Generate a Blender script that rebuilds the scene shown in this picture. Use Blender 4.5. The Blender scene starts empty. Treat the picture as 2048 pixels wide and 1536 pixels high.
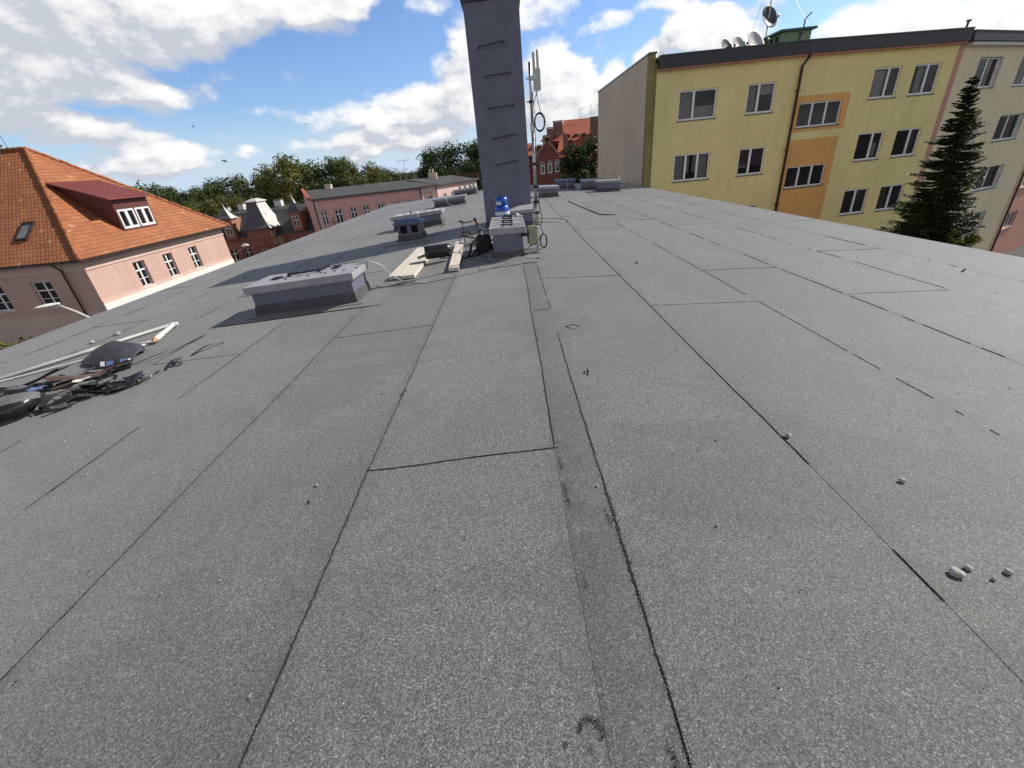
import bpy, bmesh, math, random
from mathutils import Vector, Matrix, noise as mnoise
random.seed(7)
SC = bpy.context.scene
COL = SC.collection
GZ = -8.3            # street level; z = 0 is the ridge of the felt roof
XR, SLOPE = 0.24, 0.05
SUN_AZ = math.radians(65.2)   # from +Y towards +X
SUN_EL = math.radians(38.5)
V = Vector

def roof_z(x, y=0.0):
    return -SLOPE * abs(x - XR)

# ------------------------------------------------------------------ materials
def new_mat(name):
    m = bpy.data.materials.new(name); m.use_nodes = True
    nt = m.node_tree
    return m, nt, nt.nodes['Principled BSDF']

def ramp(nt, fac, stops):
    r = nt.nodes.new('ShaderNodeValToRGB')
    els = r.color_ramp.elements
    while len(els) < len(stops): els.new(0.5)
    for e, (p, c) in zip(els, stops):
        e.position = p; e.color = (*c, 1) if len(c) == 3 else c
    nt.links.new(fac, r.inputs[0])
    return r.outputs[0]

def mixc(nt, a, b, fac, mode='MIX'):
    m = nt.nodes.new('ShaderNodeMix'); m.data_type = 'RGBA'; m.blend_type = mode
    for s, i in ((a, 6), (b, 7)):
        if isinstance(s, (tuple, list)): m.inputs[i].default_value = (*s[:3], 1)
        else: nt.links.new(s, m.inputs[i])
    if isinstance(fac, (int, float)): m.inputs[0].default_value = fac
    else: nt.links.new(fac, m.inputs[0])
    return m.outputs[2]

def math_n(nt, op, a, b=None, c=None, clamp=False):
    m = nt.nodes.new('ShaderNodeMath'); m.operation = op; m.use_clamp = clamp
    for i, s in enumerate((a, b, c)):
        if s is None: continue
        if isinstance(s, (int, float)): m.inputs[i].default_value = s
        else: nt.links.new(s, m.inputs[i])
    return m.outputs[0]

def noise(nt, vec, scale, detail=3, rough=0.55, dist=0.0):
    n = nt.nodes.new('ShaderNodeTexNoise')
    n.inputs['Scale'].default_value = scale; n.inputs['Detail'].default_value = detail
    n.inputs['Roughness'].default_value = rough; n.inputs['Distortion'].default_value = dist
    if vec is not None: nt.links.new(vec, n.inputs['Vector'])
    return n.outputs['Fac']

def coords(nt, which='Object'):
    return nt.nodes.new('ShaderNodeTexCoord').outputs[which]

def bump(nt, bs, h, strength, dist):
    b = nt.nodes.new('ShaderNodeBump')
    b.inputs['Strength'].default_value = strength; b.inputs['Distance'].default_value = dist
    nt.links.new(h, b.inputs['Height']); nt.links.new(b.outputs[0], bs.inputs['Normal'])

def simple(name, col, rough=0.6, metal=0.0, var=0.12, scale=6.0, bmp=0.0, bscale=60.0, spec=0.5, dirt=0.0, fine=0.0, streak=0.0):
    """paint, render, metal: base colour with broad soft wear, optional fine bump and dirt blotches"""
    m, nt, bs = new_mat(name)
    co = coords(nt)
    f = noise(nt, co, scale, 5, 0.6)
    lo = tuple(max(0, c * (1 - var)) for c in col); hi = tuple(min(1, c * (1 + var)) for c in col)
    c = ramp(nt, f, [(0.3, lo), (0.7, hi)])
    if fine:
        g = noise(nt, co, bscale, 2, 0.7)
        c = mixc(nt, c, ramp(nt, g, [(0.3, (1 - fine,) * 3), (0.7, (1 + fine,) * 3)]), 1.0, 'MULTIPLY')
    if dirt:
        d = noise(nt, co, scale * 0.45, 6, 0.7, 0.6)
        fac = ramp(nt, d, [(0.52, (0, 0, 0)), (0.75, (dirt,) * 3)])
        c = mixc(nt, c, tuple(x * 0.55 for x in col), fac)
    if streak:      # rain runs down the face
        mp = nt.nodes.new('ShaderNodeMapping'); mp.inputs['Scale'].default_value = (2.2, 2.2, 0.16); nt.links.new(co, mp.inputs[0])
        s = noise(nt, mp.outputs[0], scale if scale > 1.5 else 1.5, 5, 0.7, 0.3)
        c = mixc(nt, c, tuple(x * 0.62 for x in col), ramp(nt, s, [(0.50, (0, 0, 0)), (0.72, (streak,) * 3)]))
        c = mixc(nt, c, tuple(min(1, x * 1.25) for x in col), ramp(nt, s, [(0.28, (streak * 0.6,) * 3), (0.42, (0, 0, 0))]))
    nt.links.new(c, bs.inputs['Base Color'])
    bs.inputs['Roughness'].default_value = rough; bs.inputs['Metallic'].default_value = metal
    bs.inputs['Specular IOR Level'].default_value = spec
    if bmp: bump(nt, bs, noise(nt, co, bscale, 3, 0.6), bmp, 0.01)
    return m

M = {}
def felt_material(name, base, grain=1.0):
    m, nt, bs = new_mat(name)
    co = coords(nt)
    g1 = noise(nt, co, 205, 2, 0.8, 1.4)            # slate granules
    worm = math_n(nt, 'ABSOLUTE', math_n(nt, 'SUBTRACT', noise(nt, co, 140, 2, 0.6, 0.9), 0.5))
    g2 = noise(nt, co, 38, 3, 0.7, 0.5)
    g3 = noise(nt, co, 0.9, 6, 0.66, 0.4)
    c = ramp(nt, g1, [(0.30, tuple(b * (1 - 0.85 * grain) for b in base)), (0.5, base), (0.70, tuple(b * (1 + 1.2 * grain) for b in base))])
    vor = nt.nodes.new('ShaderNodeTexVoronoi'); vor.inputs['Scale'].default_value = 235; vor.inputs['Randomness'].default_value = 1.0
    nt.links.new(co, vor.inputs['Vector'])
    vs = nt.nodes.new('ShaderNodeSeparateColor'); nt.links.new(vor.outputs['Color'], vs.inputs[0])
    c = mixc(nt, c, ramp(nt, vs.outputs[0], [(0.0, (0.42,) * 3), (0.35, (0.85,) * 3), (0.75, (1.12,) * 3), (0.93, (1.45,) * 3), (1.0, (2.3,) * 3)]), 0.85 * grain, 'MULTIPLY')
    c = mixc(nt, c, ramp(nt, worm, [(0.0, (0.35,) * 3), (0.05, (1.0,) * 3), (0.22, (1.25,) * 3)]), 0.75 * grain, 'MULTIPLY')
    c = mixc(nt, c, ramp(nt, g2, [(0.3, (0.95,) * 3), (0.7, (1.05,) * 3)]), 1.0, 'MULTIPLY')
    c = mixc(nt, c, ramp(nt, g3, [(0.30, (0.90,) * 3), (0.70, (1.10,) * 3)]), 1.0, 'MULTIPLY')
    # dried puddle rims, dusty runs and scuffs
    pd = noise(nt, co, 0.42, 7, 0.62, 0.8)
    c = mixc(nt, c, ramp(nt, pd, [(0.40, (1.0,) * 3), (0.50, (0.90, 0.89, 0.87)), (0.53, (1.10, 1.09, 1.06)), (0.60, (1.0,) * 3)]), 0.75, 'MULTIPLY')
    sc = noise(nt, co, 3.1, 6, 0.75, 1.5)
    c = mixc(nt, c, ramp(nt, sc, [(0.62, (1.0,) * 3), (0.70, (0.80, 0.79, 0.77))]), 1.0, 'MULTIPLY')
    c = mixc(nt, c, ramp(nt, sc, [(0.30, (1.18, 1.17, 1.14)), (0.38, (1.0,) * 3)]), 1.0, 'MULTIPLY')
    at = nt.nodes.new('ShaderNodeAttribute'); at.attribute_name = 'tone'
    tv = math_n(nt, 'ADD', at.outputs['Fac'], 1.0)
    cb = nt.nodes.new('ShaderNodeCombineColor')
    for i in range(3): nt.links.new(tv, cb.inputs[i])
    c = mixc(nt, c, cb.outputs[0], 1.0, 'MULTIPLY')
    st = nt.nodes.new('ShaderNodeAttribute'); st.attribute_name = 'stain'
    sn = noise(nt, co, 9, 5, 0.7, 0.5)
    fac = math_n(nt, 'MULTIPLY', st.outputs['Fac'], ramp(nt, sn, [(0.35, (0,) * 3), (0.68, (1,) * 3)]), clamp=True)
    c = mixc(nt, c, (base[0] * 0.48, base[1] * 0.42, base[2] * 0.34), fac)
    rs = nt.nodes.new('ShaderNodeAttribute'); rs.attribute_name = 'rust'
    rf = math_n(nt, 'MULTIPLY', rs.outputs['Fac'], ramp(nt, sn, [(0.3, (0.1,) * 3), (0.62, (1,) * 3)]), clamp=True)
    c = mixc(nt, c, (0.19, 0.13, 0.09), rf)
    nt.links.new(c, bs.inputs['Base Color'])
    bs.inputs['Roughness'].default_value = 0.65
    bs.inputs['Specular IOR Level'].default_value = 0.4
    bs.inputs['Sheen Weight'].default_value = 0.22; bs.inputs['Sheen Roughness'].default_value = 0.5
    bump(nt, bs, g1, 0.55, 0.004)
    return m

M['felt'] = felt_material('mineral_felt', (0.146, 0.1445, 0.140))
M['felt_dark'] = simple('felt_upstand', (0.085, 0.085, 0.088), 0.75, var=0.25, scale=5, bmp=0.4, bscale=90, fine=0.3, dirt=0.3)
M['bitumen'] = simple('bitumen', (0.020, 0.019, 0.018), 0.6, var=0.6, scale=60, bmp=0.8, bscale=260, fine=0.9)
M['slate_paint'] = simple('slate_paint', (0.145, 0.150, 0.205), 0.5, var=0.10, scale=3, bmp=0.18, bscale=70, dirt=0.3, streak=0.45, fine=0.08)
M['cap_metal'] = simple('cap_metal', (0.36, 0.362, 0.375), 0.5, var=0.1, scale=4, bmp=0.08, bscale=60, dirt=0.45)
M['cap_blue'] = simple('cap_blue', (0.15, 0.18, 0.29), 0.45, var=0.1, scale=5, dirt=0.2)
M['black_metal'] = simple('black_metal', (0.02, 0.02, 0.022), 0.45, var=0.3)
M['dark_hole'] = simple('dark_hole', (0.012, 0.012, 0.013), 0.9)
M['galv'] = simple('galvanised', (0.45, 0.46, 0.47), 0.38, metal=0.85, var=0.25, scale=25)
M['pale_plastic'] = simple('pale_plastic', (0.55, 0.54, 0.48), 0.45, var=0.05)
M['olive_plastic'] = simple('beige_plastic', (0.34, 0.32, 0.20), 0.5, var=0.06)
M['black_rubber'] = simple('black_rubber', (0.016, 0.016, 0.018), 0.5, var=0.3)
M['white_plastic'] = simple('white_plastic', (0.70, 0.69, 0.64), 0.5, var=0.12, scale=14, dirt=0.5)
M['grey_plastic'] = simple('grey_plastic', (0.48, 0.48, 0.45), 0.55, var=0.12, dirt=0.5)
M['cable_grey'] = simple('cable_grey', (0.22, 0.22, 0.215), 0.6, var=0.15)
M['orange_plastic'] = simple('orange_plastic', (0.7, 0.2, 0.02), 0.45)
M['blue_paint'] = simple('blue_paint', (0.015, 0.09, 0.50), 0.32, var=0.12, scale=9, dirt=0.25)
M['white_paint'] = simple('white_paint', (0.72, 0.72, 0.70), 0.5, var=0.1, scale=14, dirt=0.5)
M['cloth_black'] = simple('black_nylon', (0.022, 0.018, 0.018), 0.7, var=0.3, scale=12, bmp=0.4, bscale=200)
M['brown_rubber'] = simple('brown_rubber', (0.10, 0.055, 0.035), 0.55, var=0.2)
M['brass'] = simple('brass', (0.16, 0.10, 0.05), 0.4, metal=0.7, var=0.2)
M['tarp'] = simple('dark_sheet', (0.045, 0.046, 0.054), 0.55, var=0.25, scale=6, bmp=0.4, bscale=14)
M['blue_print'] = simple('blue_print', (0.13, 0.20, 0.40), 0.5, var=0.15, scale=30)
M['under_film'] = simple('felt_underside', (0.022, 0.022, 0.024), 0.28, var=0.4, scale=15, bmp=0.5, bscale=18)
M['scrap_grey'] = simple('scrap_granule', (0.15, 0.15, 0.148), 0.75, var=0.2, scale=30, fine=0.35, bscale=160, bmp=0.4)
M['scrap_red'] = simple('scrap_red', (0.12, 0.07, 0.06), 0.7, var=0.25, scale=20)
M['stone'] = simple('pebble', (0.42, 0.40, 0.37), 0.8, var=0.25, scale=60, bmp=0.5, bscale=150)
M['pvc'] = simple('window_frame_white', (0.86, 0.86, 0.85), 0.4, var=0.04)
M['sill'] = simple('sill_metal', (0.16, 0.14, 0.13), 0.45, var=0.1)
M['rain_brown'] = simple('brown_pipe', (0.045, 0.028, 0.022), 0.4, var=0.2, scale=3)
M['fascia'] = simple('dark_fascia', (0.035, 0.034, 0.045), 0.45, var=0.15, scale=1.5)
M['green_flash'] = simple('green_flashing', (0.03, 0.10, 0.08), 0.4, var=0.15)
def stucco(name, col, var=0.06, dirt=0.12, fine=0.10):
    return simple(name, col, 0.85, var=var, scale=0.5, bmp=0.35, bscale=14, spec=0.2, dirt=dirt, fine=fine, streak=0.32)
M['yellow'] = stucco('yellow_render', (0.90, 0.78, 0.36))
M['orange'] = stucco('orange_render', (0.84, 0.47, 0.16))
M['cream'] = stucco('cream_render', (0.84, 0.74, 0.50))
M['rose'] = stucco('rose_render', (0.62, 0.33, 0.26))
M['concrete'] = stucco('grey_brown_render', (0.70, 0.59, 0.46), var=0.08, dirt=0.3)
M['stain_edge'] = stucco('stained_edge', (0.33, 0.27, 0.11), var=0.3, dirt=0.6)
M['lpink'] = stucco('salmon_render', (0.60, 0.405, 0.335))
M['lpink_light'] = stucco('pale_salmon_render', (0.66, 0.48, 0.41))
M['lwhite'] = stucco('white_render', (0.80, 0.77, 0.72))
M['pinkwall'] = stucco('pink_render', (0.80, 0.47, 0.44))
M['pinkpale'] = stucco('pale_pink_render', (0.80, 0.58, 0.52))
M['manor'] = stucco('sandstone_render', (0.40, 0.20, 0.145), var=0.15, dirt=0.3)
M['manor_light'] = stucco('sandstone_trim', (0.62, 0.45, 0.34))
M['zinc'] = simple('zinc_sheet', (0.17, 0.18, 0.20), 0.5, metal=0.3, var=0.15, scale=2, dirt=0.2)
M['zinc_pale_sunlit'] = simple('zinc_pale_sunlit', (0.62, 0.61, 0.58), 0.5, metal=0.0, var=0.2, scale=2)  # pale zinc; on right faces it is sunlight painted into the colour
M['slate_roof'] = simple('slate_roof', (0.075, 0.08, 0.08), 0.65, var=0.25, scale=3, fine=0.3, bscale=12)
M['felt_far'] = simple('dark_felt_roof', (0.085, 0.083, 0.08), 0.7, var=0.2, scale=0.8)
M['red_metal'] = simple('red_sheet_roof', (0.20, 0.05, 0.04), 0.5, var=0.1, scale=1.2)
M['verge_red'] = simple('verge_red', (0.50, 0.13, 0.075), 0.6, var=0.1)
M['maroon'] = simple('maroon_boards', (0.12, 0.035, 0.03), 0.6, var=0.2, scale=3)
M['white_chimney'] = simple('whitewash', (0.75, 0.73, 0.69), 0.8, var=0.1, dirt=0.4)
M['green_render'] = stucco('green_render', (0.24, 0.33, 0.20))
M['dish_dark'] = simple('dish_dark', (0.09, 0.085, 0.09), 0.5, var=0.1)
M['dish_light'] = simple('dish_light', (0.55, 0.55, 0.55), 0.45, var=0.06)
M['asphalt'] = simple('asphalt', (0.055, 0.055, 0.053), 0.9, var=0.3, scale=0.3, fine=0.2, bscale=20)
M['bark'] = simple('bark', (0.06, 0.045, 0.03), 0.9, var=0.3, scale=6, bmp=0.6, bscale=20)
M['curtain'] = simple('net_curtain', (0.62, 0.60, 0.58), 0.9, var=0.15, scale=9)
M['curtain_brown'] = simple('brown_blind', (0.16, 0.10, 0.085), 0.9, var=0.2, scale=5)
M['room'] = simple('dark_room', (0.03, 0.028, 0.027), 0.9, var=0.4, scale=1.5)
M['bird'] = simple('bird_black', (0.015, 0.015, 0.02), 0.7)

def brick(name, c1, c2, mortar, scale):
    m, nt, bs = new_mat(name)
    co = coords(nt, 'UV')
    b = nt.nodes.new('ShaderNodeTexBrick')
    b.inputs['Color1'].default_value = (*c1, 1); b.inputs['Color2'].default_value = (*c2, 1)
    b.inputs['Mortar'].default_value = (*mortar, 1); b.inputs['Scale'].default_value = scale
    b.inputs['Mortar Size'].default_value = 0.015
    nt.links.new(co, b.inputs['Vector'])
    c = mixc(nt, b.outputs['Color'], ramp(nt, noise(nt, coords(nt), 1.2, 5), [(0.3, (0.75,) * 3), (0.7, (1.2,) * 3)]), 1.0, 'MULTIPLY')
    nt.links.new(c, bs.inputs['Base Color']); bs.inputs['Roughness'].default_value = 0.85
    return m
M['brick'] = brick('red_brick', (0.24, 0.075, 0.05), (0.18, 0.06, 0.045), (0.2, 0.12, 0.1), 3.5)

def tiles(name, cols, w=0.24, h=0.30):
    """plain clay tiles on UV metres: rows along v, each tile its own tone, rounded lower edge in bump"""
    m, nt, bs = new_mat(name)
    uv = coords(nt, 'UV')
    sp = nt.nodes.new('ShaderNodeSeparateXYZ'); nt.links.new(uv, sp.inputs[0])
    wob = noise(nt, uv, 0.9, 3)
    vv = math_n(nt, 'ADD', math_n(nt, 'DIVIDE', sp.outputs[1], h), math_n(nt, 'MULTIPLY', wob, 0.5))
    row = math_n(nt, 'FLOOR', vv); vf = math_n(nt, 'FRACT', vv)
    uu = math_n(nt, 'ADD', math_n(nt, 'DIVIDE', sp.outputs[0], w), math_n(nt, 'MULTIPLY', math_n(nt, 'MODULO', row, 2.0), 0.5))
    cc = math_n(nt, 'FLOOR', uu); uf = math_n(nt, 'FRACT', uu)
    cb = nt.nodes.new('ShaderNodeCombineXYZ'); nt.links.new(cc, cb.inputs[0]); nt.links.new(row, cb.inputs[1])
    wn = nt.nodes.new('ShaderNodeTexWhiteNoise'); nt.links.new(cb.outputs[0], wn.inputs['Vector'])
    broad = noise(nt, uv, 0.5, 5, 0.65)
    fac = math_n(nt, 'ADD', math_n(nt, 'MULTIPLY', wn.outputs['Value'], 0.26), math_n(nt, 'MULTIPLY', broad, 0.74))
    c = ramp(nt, fac, [(0.1, cols[0]), (0.45, cols[1]), (0.7, cols[2]), (0.95, cols[3])])
    lich = noise(nt, uv, 0.8, 7, 0.7, 0.6)
    c = mixc(nt, c, (cols[2][0] * 0.95, cols[2][1] * 1.55, cols[2][2] * 1.9), ramp(nt, lich, [(0.54, (0,) * 3), (0.70, (0.55,) * 3)]))
    c = mixc(nt, c, tuple(x * 0.5 for x in cols[1]), ramp(nt, lich, [(0.28, (0.6,) * 3), (0.42, (0,) * 3)]))
    pale = math_n(nt, 'GREATER_THAN', wn.outputs['Value'], 0.984)
    c = mixc(nt, c, cols[4], math_n(nt, 'MULTIPLY', pale, 0.4))
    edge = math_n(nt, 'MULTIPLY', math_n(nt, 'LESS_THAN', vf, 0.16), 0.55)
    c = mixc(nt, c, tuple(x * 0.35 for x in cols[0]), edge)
    nt.links.new(c, bs.inputs['Base Color']); bs.inputs['Roughness'].default_value = 0.8
    half = math_n(nt, 'SINE', math_n(nt, 'MULTIPLY', uf, math.pi))
    hgt = math_n(nt, 'ADD', math_n(nt, 'MULTIPLY', math_n(nt, 'SUBTRACT', 1.0, vf), 1.0), math_n(nt, 'MULTIPLY', half, 0.6))
    hgt = math_n(nt, 'ADD', hgt, math_n(nt, 'MULTIPLY', wn.outputs['Value'], 0.5))
    bump(nt, bs, hgt, 0.9, 0.04)
    return m
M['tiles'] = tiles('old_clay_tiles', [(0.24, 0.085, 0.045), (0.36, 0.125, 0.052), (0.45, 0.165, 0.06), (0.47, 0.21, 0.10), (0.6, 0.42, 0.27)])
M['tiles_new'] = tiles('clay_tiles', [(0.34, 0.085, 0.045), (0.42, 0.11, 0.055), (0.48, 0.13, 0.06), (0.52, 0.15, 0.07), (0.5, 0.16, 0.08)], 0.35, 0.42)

def glass_mat(name, col, alpha, rough=0.04):
    m, nt, bs = new_mat(name)
    co = coords(nt)
    nt.links.new(ramp(nt, noise(nt, co, 0.7, 2), [(0.3, tuple(c * 0.6 for c in col)), (0.7, tuple(c * 1.4 for c in col))]), bs.inputs['Base Color'])
    bs.inputs['Roughness'].default_value = rough; bs.inputs['Alpha'].default_value = alpha
    bs.inputs['IOR'].default_value = 1.6
    bump(nt, bs, noise(nt, co, 0.8, 2), 0.06, 0.05)
    return m
M['glass'] = glass_mat('window_glass', (0.02, 0.023, 0.028), 0.5)
M['glass_far'] = glass_mat('window_glass_dark', (0.018, 0.018, 0.02), 1.0)

def foliage(name, c1, c2, c3):
    m, nt, bs = new_mat(name)
    oi = nt.nodes.new('ShaderNodeObjectInfo')
    at = nt.nodes.new('ShaderNodeAttribute'); at.attribute_name = 'leaf'
    f = math_n(nt, 'ADD', math_n(nt, 'MULTIPLY', at.outputs['Fac'], 0.75), math_n(nt, 'MULTIPLY', oi.outputs['Random'], 0.25))
    c = ramp(nt, f, [(0.0, c1), (0.5, c2), (1.0, c3)])
    nt.links.new(c, bs.inputs['Base Color'])
    bs.inputs['Roughness'].default_value = 0.55; bs.inputs['Specular IOR Level'].default_value = 0.3
    tr = nt.nodes.new('ShaderNodeBsdfTranslucent'); nt.links.new(c, tr.inputs['Color'])
    mx = nt.nodes.new('ShaderNodeMixShader'); mx.inputs[0].default_value = 0.3
    nt.links.new(bs.outputs[0], mx.inputs[1]); nt.links.new(tr.outputs[0], mx.inputs[2])
    nt.links.new(mx.outputs[0], nt.nodes['Material Output'].inputs['Surface'])
    return m
M['leaf'] = foliage('leaves_green', (0.040, 0.066, 0.018), (0.085, 0.122, 0.032), (0.15, 0.175, 0.05))
M['leaf_yellow'] = foliage('leaves_yellowish', (0.07, 0.085, 0.02), (0.145, 0.15, 0.034), (0.21, 0.195, 0.05))
M['leaf_dark'] = foliage('leaves_dark', (0.020, 0.040, 0.012), (0.045, 0.072, 0.02), (0.09, 0.115, 0.032))
M['needle'] = foliage('spruce_needles', (0.045, 0.066, 0.028), (0.085, 0.115, 0.045), (0.15, 0.185, 0.07))

def wood_mat():
    m, nt, bs = new_mat('pale_plank')
    co = coords(nt)
    mp = nt.nodes.new('ShaderNodeMapping'); mp.inputs['Scale'].default_value = (22, 1.6, 22)
    nt.links.new(co, mp.inputs[0])
    f = noise(nt, mp.outputs[0], 1.6, 6, 0.65, 0.8)
    c = ramp(nt, f, [(0.3, (0.52, 0.44, 0.35)), (0.5, (0.70, 0.63, 0.54)), (0.7, (0.78, 0.72, 0.64))])
    d = noise(nt, co, 5, 5, 0.7, 0.4)
    c = mixc(nt, c, (0.26, 0.20, 0.15), ramp(nt, d, [(0.58, (0,) * 3), (0.74, (0.6,) * 3)]))
    nt.links.new(c, bs.inputs['Base Color']); bs.inputs['Roughness'].default_value = 0.75
    bump(nt, bs, f, 0.3, 0.005)
    return m
M['wood'] = wood_mat()

# ------------------------------------------------------------------ mesh builder
class MB:
    def __init__(self):
        self.v = []; self.f = []; self.m = []; self.uv = {}; self.fa = {}
    def add(self, vs, fs, m=0):
        o = len(self.v); self.v += [tuple(p) for p in vs]
        for f in fs: self.f.append(tuple(i + o for i in f)); self.m.append(m)
        return self
    def quad(self, ps, m=0, uv=None):
        self.add(ps, [tuple(range(len(ps)))], m)
        if uv: self.uv[len(self.f) - 1] = uv
        return self
    def box(self, x0, x1, y0, y1, z0, z1, m=0):
        return self.hexa([(x0, y0, z0), (x1, y0, z0), (x1, y1, z0), (x0, y1, z0), (x0, y0, z1), (x1, y0, z1), (x1, y1, z1), (x0, y1, z1)], m)
    def hexa(self, p, m=0):
        return self.add(p, [(0, 3, 2, 1), (4, 5, 6, 7), (0, 1, 5, 4), (1, 2, 6, 5), (2, 3, 7, 6), (3, 0, 4, 7)], m)
    def bar(self, a, b, w, h, m=0, up=(0, 0, 1)):
        a, b, up = V(a), V(b), V(up)
        d = (b - a).normalized(); s = d.cross(up)
        if s.length < 1e-4: s = d.cross(V((1, 0, 0)))
        s.normalize(); t = s.cross(d)
        s *= w / 2; t *= h / 2
        return self.hexa([a - s - t, a + s - t, b + s - t, b - s - t, a - s + t, a + s + t, b + s + t, b - s + t], m)
    def tube(self, pts, r, n=8, m=0, cap=True):
        pts = [V(p) for p in pts]; k = len(pts)
        rs = r if isinstance(r, (list, tuple)) else [r] * k
        vs = []; ref = V((0.13, 0.31, 0.94)).normalized()
        for i, p in enumerate(pts):
            d = (pts[min(i + 1, k - 1)] - pts[max(i - 1, 0)])
            if d.length < 1e-9: d = V((0, 0, 1))
            d.normalize()
            s = d.cross(ref)
            if s.length < 0.05: s = d.cross(V((1, 0, 0)))
            s.normalize(); t = d.cross(s)
            for j in range(n):
                a = 2 * math.pi * j / n
                vs.append(p + s * (rs[i] * math.cos(a)) + t * (rs[i] * math.sin(a)))
        fs = []
        for i in range(k - 1):
            for j in range(n):
                fs.append((i * n + j, i * n + (j + 1) % n, (i + 1) * n + (j + 1) % n, (i + 1) * n + j))
        if cap: fs.append(tuple(range(n - 1, -1, -1))); fs.append(tuple(range((k - 1) * n, k * n)))
        return self.add(vs, fs, m)
    def lathe(self, prof, c=(0, 0, 0), n=24, m=0, ax=None):
        c = V(c); ms = m if isinstance(m, (list, tuple)) else [m] * (len(prof) - 1)
        vs = []
        for r, z in prof:
            for j in range(n):
                a = 2 * math.pi * j / n
                p = V((r * math.cos(a), r * math.sin(a), z))
                if ax is not None: p = ax @ p
                vs.append(c + p)
        o = len(self.v); self.v += [tuple(p) for p in vs]
        for i in range(len(prof) - 1):
            for j in range(n):
                self.f.append((o + i * n + j, o + i * n + (j + 1) % n, o + (i + 1) * n + (j + 1) % n, o + (i + 1) * n + j)); self.m.append(ms[i])
        self.f.append(tuple(o + j for j in range(n - 1, -1, -1))); self.m.append(ms[0])
        k = len(prof) - 1
        self.f.append(tuple(o + k * n + j for j in range(n))); self.m.append(ms[-1])
        return self
    def prism(self, poly, z0, z1, m=0):
        n = len(poly)
        vs = [(x, y, z0) for x, y in poly] + [(x, y, z1) for x, y in poly]
        fs = [tuple(range(n - 1, -1, -1)), tuple(range(n, 2 * n))] + [(i, (i + 1) % n, n + (i + 1) % n, n + i) for i in range(n)]
        return self.add(vs, fs, m)
    def grid(self, fn, nu, nv, m=0):
        vs = [fn(i / nu, j / nv) for i in range(nu + 1) for j in range(nv + 1)]
        fs = [(i * (nv + 1) + j, (i + 1) * (nv + 1) + j, (i + 1) * (nv + 1) + j + 1, i * (nv + 1) + j + 1) for i in range(nu) for j in range(nv)]
        return self.add(vs, fs, m)
    def build(self, name, mats, parent=None, smooth=False, bevel=0.0, solid=0.0, label=None, recalc=True):
        root = parent
        while root is not None and root.parent is not None: root = root.parent
        off = V(root.location) if root is not None else V((0, 0, 0))
        me = bpy.data.meshes.new(name)
        me.from_pydata([tuple(V(p) - off) for p in self.v], [], self.f)
        if not isinstance(mats, (list, tuple)): mats = [mats]
        for mm in mats: me.materials.append(mm)
        for p, i in zip(me.polygons, self.m): p.material_index = i; p.use_smooth = smooth
        if self.uv:
            ul = me.uv_layers.new(name='UVMap')
            for fi, uvs in self.uv.items():
                for li, t in zip(me.polygons[fi].loop_indices, uvs): ul.data[li].uv = t
        for an, vals in self.fa.items():
            a = me.attributes.new(an, 'FLOAT', 'FACE'); a.data.foreach_set('value', vals)
        if recalc:
            bm = bmesh.new(); bm.from_mesh(me); bmesh.ops.recalc_face_normals(bm, faces=bm.faces); bm.to_mesh(me); bm.free()
        o = bpy.data.objects.new(name, me); COL.objects.link(o)
        if parent is not None: o.parent = parent
        if solid:
            s = o.modifiers.new('solid', 'SOLIDIFY'); s.thickness = solid; s.offset = 0
        if bevel:
            b = o.modifiers.new('bevel', 'BEVEL'); b.width = bevel; b.segments = 2; b.limit_method = 'ANGLE'; b.angle_limit = 0.7
        if label: o['label'] = label
        return o

def thing(name, label, cat, loc, group=None):
    o = bpy.data.objects.new(name, None); COL.objects.link(o)
    o.empty_display_size = 0.2; o.location = loc
    o['label'] = label; o['category'] = cat
    if group: o['group'] = group
    return o
def tag(o, label, cat, group=None):
    o['label'] = label; o['category'] = cat
    if group: o['group'] = group
    return o
def struct(o, kind='structure'):
    o['kind'] = kind; return o
def dup(root, loc, label, rotz=0.0, scale=1.0, group=None):
    r = root.copy(); COL.objects.link(r); r.location = loc; r.rotation_euler = (0, 0, rotz)
    r.scale = (scale,) * 3 if isinstance(scale, (int, float)) else scale
    r['label'] = label
    if group: r['group'] = group
    for ch in list(root.children):
        c = ch.copy(); COL.objects.link(c); c.parent = r
        for g in ch.children:
            d = g.copy(); COL.objects.link(d); d.parent = c
    return r
def at_origin(mb, name, mats, tagging, loc, **kw):
    """one-mesh thing whose origin sits at loc (mesh given in world metres)"""
    l = V(loc); mb.v = [tuple(V(p) - l) for p in mb.v]
    o = mb.build(name, mats, None, **kw); o.location = l
    return tag(o, *tagging)

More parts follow.
